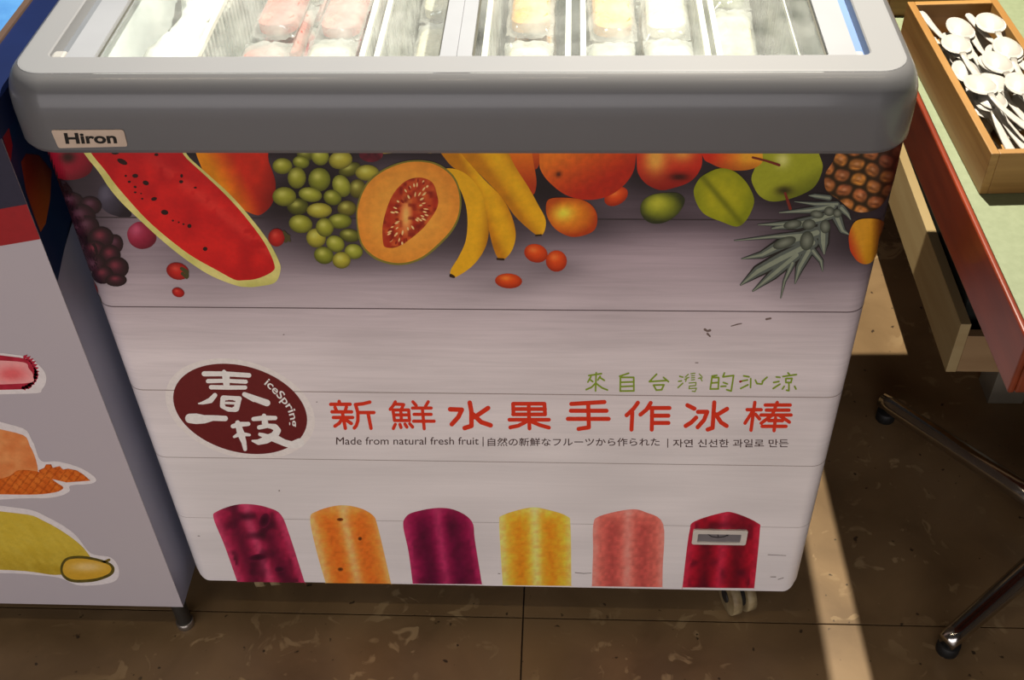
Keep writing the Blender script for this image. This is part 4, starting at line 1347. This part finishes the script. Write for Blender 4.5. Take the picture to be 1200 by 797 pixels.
band('printed_red_band', 0.0, (128, 24, 30), 3)
band('printed_dark_band', 0.045, (34, 34, 50), 4)
s0 = on_side(np.array([[61, 342], [75, 292], [95, 240]]))
zt = 0.87
side_poly('printed_navy_side', [(CY0 + .0005, s0[0][2]), (CY0 + .0005, zt), (0.62, zt), (0.62, s0[0][2] + .25), (s0[1][1], s0[1][2])], (12, 34, 66), 3)
o_ = on_side(np.array([[24, 190], [30, 225], [40, 255], [47, 272], [53, 262], [58, 235], [60, 200], [45, 182], [30, 180]]), LAYER * 5)
cc = pyd('printed_orange_fruit', o_, [tuple(range(len(o_)))], MT['print'], cb)
set_print(cc.data, np.array([srgb(c) * GAIN for c in [(104, 36, 16)] * 3 + [(134, 68, 24)] * 3 + [(70, 20, 14)] * 3]))
o_ = on_side(np.array([[2, 135], [2, 160], [12, 190], [14, 170], [9, 145]]), LAYER * 5)
cc = pyd('printed_red_fleck', o_, [tuple(range(len(o_)))], MT['print'], cb)
set_print(cc.data, np.tile(srgb((120, 20, 28)) * GAIN, (5, 1)))
KC = ((0, 400), 2.653)
GAIN = 1.45


def cst(pts, ext=-70):
    return np.array([((ext if p[0] == 0 else p[0] / 2.653), 400 + p[1] / 2.653) for p in pts], float)


HAL = (204, 198, 198)
halo = lambda P: np.tile(HAL, (len(P), 1))
decal('printed_sticker_halo', cst([(0, 33), (60, 43), (120, 73), (144, 110), (132, 147), (90, 162), (0, 152)]), halo, 2, fpan, cp, 12)
decal('printed_dragon_fruit', cst([(0, 40), (60, 50), (105, 78), (119, 105), (102, 135), (60, 149), (0, 140)]), lambda P: mixc((168, 30, 58), (140, 16, 40), vnoise(P, 6, 31)), 3, fpan, cp, 3, label='slice of red dragon fruit')
strokes('printed_dragon_fruit_spikes', [[(24 + 18 * math.cos(a) * 1.1 - 2, 436 + 19 * math.sin(a), 4), (24 + 21.5 * math.cos(a), 436 + 21.5 * math.sin(a), 1)] for a in np.linspace(-1.2, 1.3, 14)], 2, (160, 24, 52), 3, fpan, cp, stuff=True)
decal('printed_dragon_fruit_flesh', cst([(0, 62), (55, 62), (90, 84), (103, 108), (76, 130), (0, 128)]), lambda P: mixc((222, 150, 150), (206, 92, 96), 1.2 * blob(P, 14, 438, 16, 8)), 4, fpan, cp, 3)
decal('printed_sticker_halo', cst([(0, 238), (50, 263), (100, 308), (127, 370), (180, 373), (250, 393), (297, 425), (285, 442), (220, 448), (216, 466), (180, 482), (100, 487), (0, 472)]), halo, 2, fpan, cp, 12)
decal('printed_mango_half', cst([(0, 265), (50, 284), (95, 328), (117, 390), (110, 430), (60, 455), (0, 460)]), lambda P: mixc((208, 138, 84), (196, 112, 60), vnoise(P, 7, 32)), 3, fpan, cp, 3, label='peach coloured mango half')


def cubes(P):
    a = (P[:, 0] * .8 + P[:, 1] * .6) / 8 % 1
    b = (-P[:, 0] * .6 + P[:, 1] * .8) / 7 % 1
    o = mixc((206, 112, 40), (188, 84, 22), vnoise(P, 6, 33))
    return mixc(o, (150, 62, 14), .7 * ((a < .18) | (b < .18)))


decal('printed_mango_cubes', cst([(0, 465), (10, 425), (60, 400), (130, 408), (175, 438), (197, 456), (160, 471), (60, 476)]), cubes, 4, fpan, cp, 1.5, label='scored orange mango cheek')
decal('printed_mango_cubes', np.array([(45, 551), (52, 548), (54, 544), (60, 544), (62, 548), (70, 546), (74, 550), (80, 549), (90, 551), (98, 556), (106, 563), (78, 565), (52, 559)]), cubes, 5, fpan, cp, 1.5, False, 'small scored mango piece')
decal('printed_sticker_halo', cst([(0, 513), (60, 518), (150, 547), (230, 597), (282, 658), (345, 672), (370, 710), (352, 748), (250, 759), (180, 734), (80, 723), (0, 694)]), halo, 2, fpan, cp, 12)
decal('printed_yellow_melon', cst([(0, 530), (60, 535), (140, 560), (220, 608), (268, 652), (279, 690), (190, 725), (80, 714), (0, 684)]),
      lambda P: mixc(mixc((184, 158, 48), (150, 122, 26), np.clip((P[:, 1] - 640) / 40, 0, 1)), (200, 182, 84), .45 * vnoise(np.stack([P[:, 0] * .3 + P[:, 1] * .3, (P[:, 1] - P[:, 0]) * 1.2], 1), 4, 34)), 3, fpan, cp, 2.2, label='long yellow melon')
decal('printed_durian_half', cst([(188, 700), (210, 671), (270, 668), (345, 690), (352, 722), (300, 745), (230, 749), (196, 732)], -70), lambda P: mixc((70, 62, 24), (92, 82, 30), vnoise(P, 3, 35)), 4, fpan, cp, 2, label='halved durian')
decal('printed_durian_flesh', cst([(196, 702), (214, 678), (270, 676), (338, 694), (342, 718), (298, 736), (232, 740), (202, 726)], -70), lambda P: mixc((190, 148, 44), (206, 176, 110), 1.2 * blob(P, 102, 664, 18, 5)), 5, fpan, cp, 2)
strokes('printed_durian_stalk', [[(119, 660, 3), (123, 658, 3), (128, 656, 3)]], 3, (110, 92, 34), 4, fpan, cp)
# navy top frame, trim, glass
loft('top_frame', [[(x, y, z) for x, y in rrect(a, b, c, d, .006, 4)] for a, b, c, d, z in ((-0.99, CXR + .002, CY0 - .006, .63, .865), (-0.99, CXR + .002, CY0 - .006, .63, .896), (-0.986, CXR, CY0 - .002, .626, .90),
      (-0.93, -0.0535, CY0 + .06, .57, .90), (-0.93, -0.0535, CY0 + .06, .57, .885))], MT['navy'], cb)
loft('glass_trim', [[(x, y, z) for x, y in rrect(a, b, c, d, .006, 4)] for a, b, c, d, z in ((-0.929, -0.0545, CY0 + .061, .569, .886), (-0.929, -0.0545, CY0 + .061, .569, .902), (-0.922, -0.0615, CY0 + .068, .562, .902), (-0.922, -0.0615, CY0 + .068, .562, .886))], MT['brownmetal'], cb)
box('top_glass', -0.9215, -0.062, CY0 + .0685, .5615, .888, .894, MT['blueglass'], cb)
for x in (CXR - 0.014, -0.95):
    for y in (CY0 + 0.014, 0.58):
        lg_ = cyl('foot', (x, y, 0.038), (0, 0, 1), 0.011, 0.062, MT['castermetal'], cb, 20)
        cyl('foot_pad', (x, y, 0.006), (0, 0, 1), 0.013, 0.012, MT['steel'], lg_, 20)

# ================================================================== TABLE
TZ, TT = 0.81, 0.062
pL = [hit(p, 2, TZ) for p in ((1078, 121), (1138, 250), (1200, 385))]
TX = float(np.mean([p[0] for p in pL])) - 0.006
TYF = float(hit((1187, 453), 2, TZ - TT)[1])
TW, TD = 0.80, 0.525 - TYF
tc_ = (TX + TW / 2, TYF + TD / 2)
tb_ = empty('cafe_table', (tc_[0], tc_[1], 0), 'square cafe table with pale green top and red brown wooden edge', 'table', rz=0.0)
x0, x1, y0, y1 = TX, TX + TW, TYF, TYF + TD
box('table_core', x0 + .006, x1 - .006, y0 + .006, y1 - .006, TZ - .045, TZ - .002, MT['redwood'], tb_)
box('laminate_top', x0 + .0055, x1 - .0055, y0 + .0055, y1 - .0055, TZ - .002, TZ, MT['laminate'], tb_)
for a, b, c, d in ((x0, x0 + .006, y0, y1), (x1 - .006, x1, y0, y1), (x0 + .006, x1 - .006, y0, y0 + .006), (x0 + .006, x1 - .006, y1 - .006, y1)):
    box('edge_band', a, b, c, d, TZ - TT, TZ - .0003, MT['redwood'], tb_, .0022, seg=3)
pc = Vector((tc_[0], tc_[1], 0))
cyl('column', (pc.x, pc.y, (TZ - .045 + .05) / 2 + .01), (0, 0, 1), 0.035, TZ - .045 - .06, MT['chrome'], tb_)
cyl('column_flange', (pc.x, pc.y, TZ - .052), (0, 0, 1), 0.10, 0.012, MT['castermetal'], tb_)
t1, t2 = hit((1042, 478), 2, 0.02), hit((1108, 750), 2, 0.02)
for tip in (t1, t2, (2 * pc.x - t1[0], 2 * pc.y - t1[1], 0.02), (2 * pc.x - t2[0], 2 * pc.y - t2[1], 0.02)):
    tip = Vector((float(tip[0]), float(tip[1]), 0))
    d = (tip - pc).normalized()
    L_ = (tip - pc).length
    lgm = tube('base_leg', [pc + Vector((0, 0, .062)), pc + d * L_ * .3 + Vector((0, 0, .055)), pc + d * L_ * .97 + Vector((0, 0, .036)), pc + d * (L_ + .012) + Vector((0, 0, .034))], [.019, .018, .015, .0135], MT['chrome'], tb_, 16, 1.0)
    cyl('leg_glide', tip + Vector((0, 0, .010)) - d * .002, (0, 0, 1), .016, .020, MT['rubber'], lgm, 18)

# ================================================================== WOODEN CRATE under the table
c0 = hit((1108, 436), 2, 0.20)
cx0, cy0 = float(c0[0]), float(c0[1])
cy1 = 1.05
ck = empty('wooden_crate', (cx0 + .2, (cy0 + cy1) / 2, 0), 'low pale pine crate on grey feet under the green table', 'crate')
box('side_board', cx0, cx0 + .016, cy0, cy1, .20, .300, MT['plywood'], ck, .001)
box('side_board', cx0 + .40, cx0 + .416, cy0, cy1, .20, .300, MT['plywood'], ck, .001)
box('end_board', cx0 + .0165, cx0 + .3995, cy0 + .001, cy0 + .017, .20, .275, MT['plyend'], ck, .001)
box('end_board', cx0 + .0165, cx0 + .3995, cy1 - .017, cy1, .20, .275, MT['plyend'], ck, .001)
box('crate_floor', cx0 + .0165, cx0 + .3995, cy0 + .0175, cy1 - .0175, .205, .215, MT['plyend'], ck)
cf = hit((1157, 473), 2, 0.0)
for fx in (float(cf[0]), float(cf[0]) + .20):
    for fy in (float(cf[1]), cy1 - .10):
        box('crate_foot', fx, fx + .06, fy, fy + .06, 0.0005, .20, MT['greyboard'], ck, .001)
tray = frombm('dark_tray', box_bm(cx0 + .020, cx0 + .395, cy0 + .05, cy1 - .05, .2155, .335, .006, 2), MT['darkgreen'])
tag(tray, 'dark green plastic tub lying in the low pine crate', 'tub')

# ================================================================== BAMBOO BOXES AND SPOONS
def bamboo_box(x0, x1, y0, y1, z0, h, label, th=.008, rz=0.0):
    t = empty('bamboo_box', ((x0 + x1) / 2, (y0 + y1) / 2, z0), label, 'box', 'bamboo boxes on the green table', rz)
    W_, D_ = (x1 - x0) / 2, (y1 - y0) / 2
    box('side_panel', -W_, -W_ + th, -D_, D_, 0, h, MT['bamboo_y'], t, .0008, True)
    box('side_panel', W_ - th, W_, -D_, D_, 0, h, MT['bamboo_y'], t, .0008, True)
    box('end_panel', -W_ + th, W_ - th, -D_, -D_ + th, 0, h, MT['bamboo'], t, .0008, True)
    box('end_panel', -W_ + th, W_ - th, D_ - th, D_, 0, h, MT['bamboo'], t, .0008, True)
    box('bottom_panel', -W_ + th, W_ - th, -D_ + th, D_ - th, 0.001, .006, MT['bamboo_y'], t, 0, True)
    return t


BH = 0.046
bA = hit((1146, 226), 2, TZ + .0005)
bB = hit((1061, 1), 2, TZ + BH)
bC = hit((1180, 6), 2, TZ + BH)
bx0 = float((bA[0] + bB[0]) / 2) + 0.001
bx1 = float(bC[0])
by0, by1 = float(bA[1]), float(bB[1])
bxo = bamboo_box(bx0, bx1, by0, by1, TZ + .0003, BH, 'open bamboo box full of white plastic spoons', rz=0.045)
b2 = hit((1062, 19), 2, TZ)
bamboo_box(bx0 - 0.018, bx0 + .100, float(b2[1]) , float(b2[1]) + .16, TZ + .0003, BH, 'empty bamboo box behind the one holding spoons')


def spoon_mesh():
    V, F = [], []
    # bowl: two shells
    NR, NA = 6, 22
    A_, B_, D_ = 0.0235, 0.0165, 0.0075

    def rad(a):
        return 1.0
    for sgn in (0, 1):
        V.append((0, 0, -D_ + sgn * .0011))
        for i in range(1, NR + 1):
            r = i / NR
            for k in range(NA):
                a = 2 * math.pi * k / NA
                nar = 1 - .10 * math.cos(a)
                V.append((B_ * r * math.sin(a) * nar, A_ * r * math.cos(a), -D_ * (1 - r ** 2.2) + (sgn * .0011 if i < NR else sgn * .0007)))
    S = 1 + NR * NA
    for sgn in (0, 1):
        b = sgn * S
        for k in range(NA):
            F.append((b, b + 1 + k, b + 1 + (k + 1) % NA))
        for i in range(NR - 1):
            for k in range(NA):
                p, q = b + 1 + i * NA, b + 1 + (i + 1) * NA
                F.append((p + k, q + k, q + (k + 1) % NA, p + (k + 1) % NA))
    p, q = 1 + (NR - 1) * NA, S + 1 + (NR - 1) * NA
    for k in range(NA):
        F.append((p + k, p + (k + 1) % NA, q + (k + 1) % NA, q + k))
    # handle
    hb = len(V)
    hs = [(-.0215, .0042, -.0005), (-.030, .0034, .0025), (-.045, .0038, .0040), (-.070, .0046, .0035), (-.095, .0054, .0015), (-.104, .0048, .0008), (-.107, .0028, .0006)]
    for y, w_, z in hs:
        V += [(-w_, y, z), (-w_ * .6, y, z + .0013), (w_ * .6, y, z + .0013), (w_, y, z), (w_ * .7, y, z - .0009), (-w_ * .7, y, z - .0009)]
    for i in range(len(hs) - 1):
        for k in range(6):
            F.append((hb + i * 6 + k, hb + i * 6 + (k + 1) % 6, hb + (i + 1) * 6 + (k + 1) % 6, hb + (i + 1) * 6 + k))
    F.append(tuple(range(hb, hb + 6)))
    F.append(tuple(range(hb + 6 * (len(hs) - 1), hb + 6 * len(hs)))[::-1])
    me = bpy.data.meshes.new('spoon')
    me.from_pydata(V, [], F)
    me.materials.append(MT['spoon'])
    me.shade_smooth()
    return me


SP = spoon_mesh()
# (bowl pixel in the enlarged spoon view, height above the box bottom, heading of the handle, flipped)
KSP = ((1080, 0), 4.425)
SPOONS = [((100, 200), .040, 18, 1), ((150, 300), .046, 24, 1), ((210, 150), .047, 14, 1), ((268, 130), .040, 6, 1), ((305, 262), .046, 16, 1), ((360, 175), .038, 10, 1), ((445, 262), .054, 4, 1), ((250, 365), .034, 12, 1), ((415, 500), .052, -8, 1),
          ((130, 245), .030, 14, 1), ((345, 320), .030, 8, 1), ((265, 430), .026, 20, 1), ((210, 330), .038, 12, 0), ((470, 380), .026, 2, 0), ((300, 505), .030, 174, 0), ((395, 600), .040, -10, 1), ((340, 640), .024, 158, 1), ((180, 420), .030, 20, 1), ((470, 180), .030, 350, 0), ((320, 400), .040, 170, 0), ((90, 290), .034, 20, 1), ((230, 250), .050, 22, 1), ((390, 370), .042, 5, 1), ((330, 560), .034, 176, 1), ((470, 480), .036, 0, 1), ((240, 500), .030, 12, 1), ((400, 160), .046, 12, 1), ((180, 190), .040, 16, 1)]
from mathutils.bvhtree import BVHTree
SPV = [v.co.copy() for v in SP.vertices]
SPF = [tuple(p.vertices) for p in SP.polygons]
laid = []
RP = random.Random(11)
SS = 0.90                                     # spoon size
bm_ = bxo.matrix_basis                        # box frame: origin at the middle of its bottom
BW, BD = (bx1 - bx0) / 2 - .0095, (by1 - by0) / 2 - .0095
cand = [((1080 + p[0][0] / 4.425, p[0][1] / 4.425), p[1]) for p in SPOONS] * 3
for n_, (pxl, hz) in enumerate(cand):
    g = hit(pxl, 2, TZ + .008 + hz * .68)
    base = bm_.inverted() @ Vector((float(g[0]), float(g[1]), TZ))
    best = None
    for tr in range(10):
        rev = n_ % 9 == 4
        head = math.radians(RP.uniform(-8, 14) + (180 if rev else 0))
        eul = Matrix.Rotation(head, 4, 'Z') @ Matrix.Rotation(RP.uniform(-.05, .10), 4, 'X') @ Matrix.Rotation(math.pi + RP.uniform(-.12, .12), 4, 'Y')
        P0 = [eul @ (v * SS) for v in SPV]
        x = base.x + RP.uniform(-.012, .012)
        y = base.y + RP.uniform(-.015, .015)
        x = min(max(x, -BW - min(p.x for p in P0)), BW - max(p.x for p in P0))
        y = min(max(y, -BD - min(p.y for p in P0)), BD - max(p.y for p in P0))
        off = Vector((x, y, .0072 - min(p.z for p in P0)))
        P1 = [p + off for p in P0]
        zz = 0.0
        top = max(p.z for p in P1)
        while top + zz <= BH + .010:
            tree = BVHTree.FromPolygons([p + Vector((0, 0, zz)) for p in P1], SPF)
            if not any(tree.overlap(q) for q in laid):
                if best is None or zz < best[0]:
                    best = (zz, Matrix.Translation(off + Vector((0, 0, zz))) @ eul, tree)
                break
            zz += .0015
    if best is None:
        continue
    laid.append(best[2])
    o = bpy.data.objects.new('plastic_spoon', SP)
    col.objects.link(o)
    o.matrix_basis = bm_ @ best[1] @ Matrix.Diagonal((SS, SS, SS, 1))
    tag(o, 'white plastic spoon lying on top of the heap in the open bamboo box' if best[0] > .022 else 'white plastic spoon half buried in the heap in the open bamboo box', 'spoon', 'white plastic spoons in the bamboo box')

tb_.rotation_euler.z = 0.022
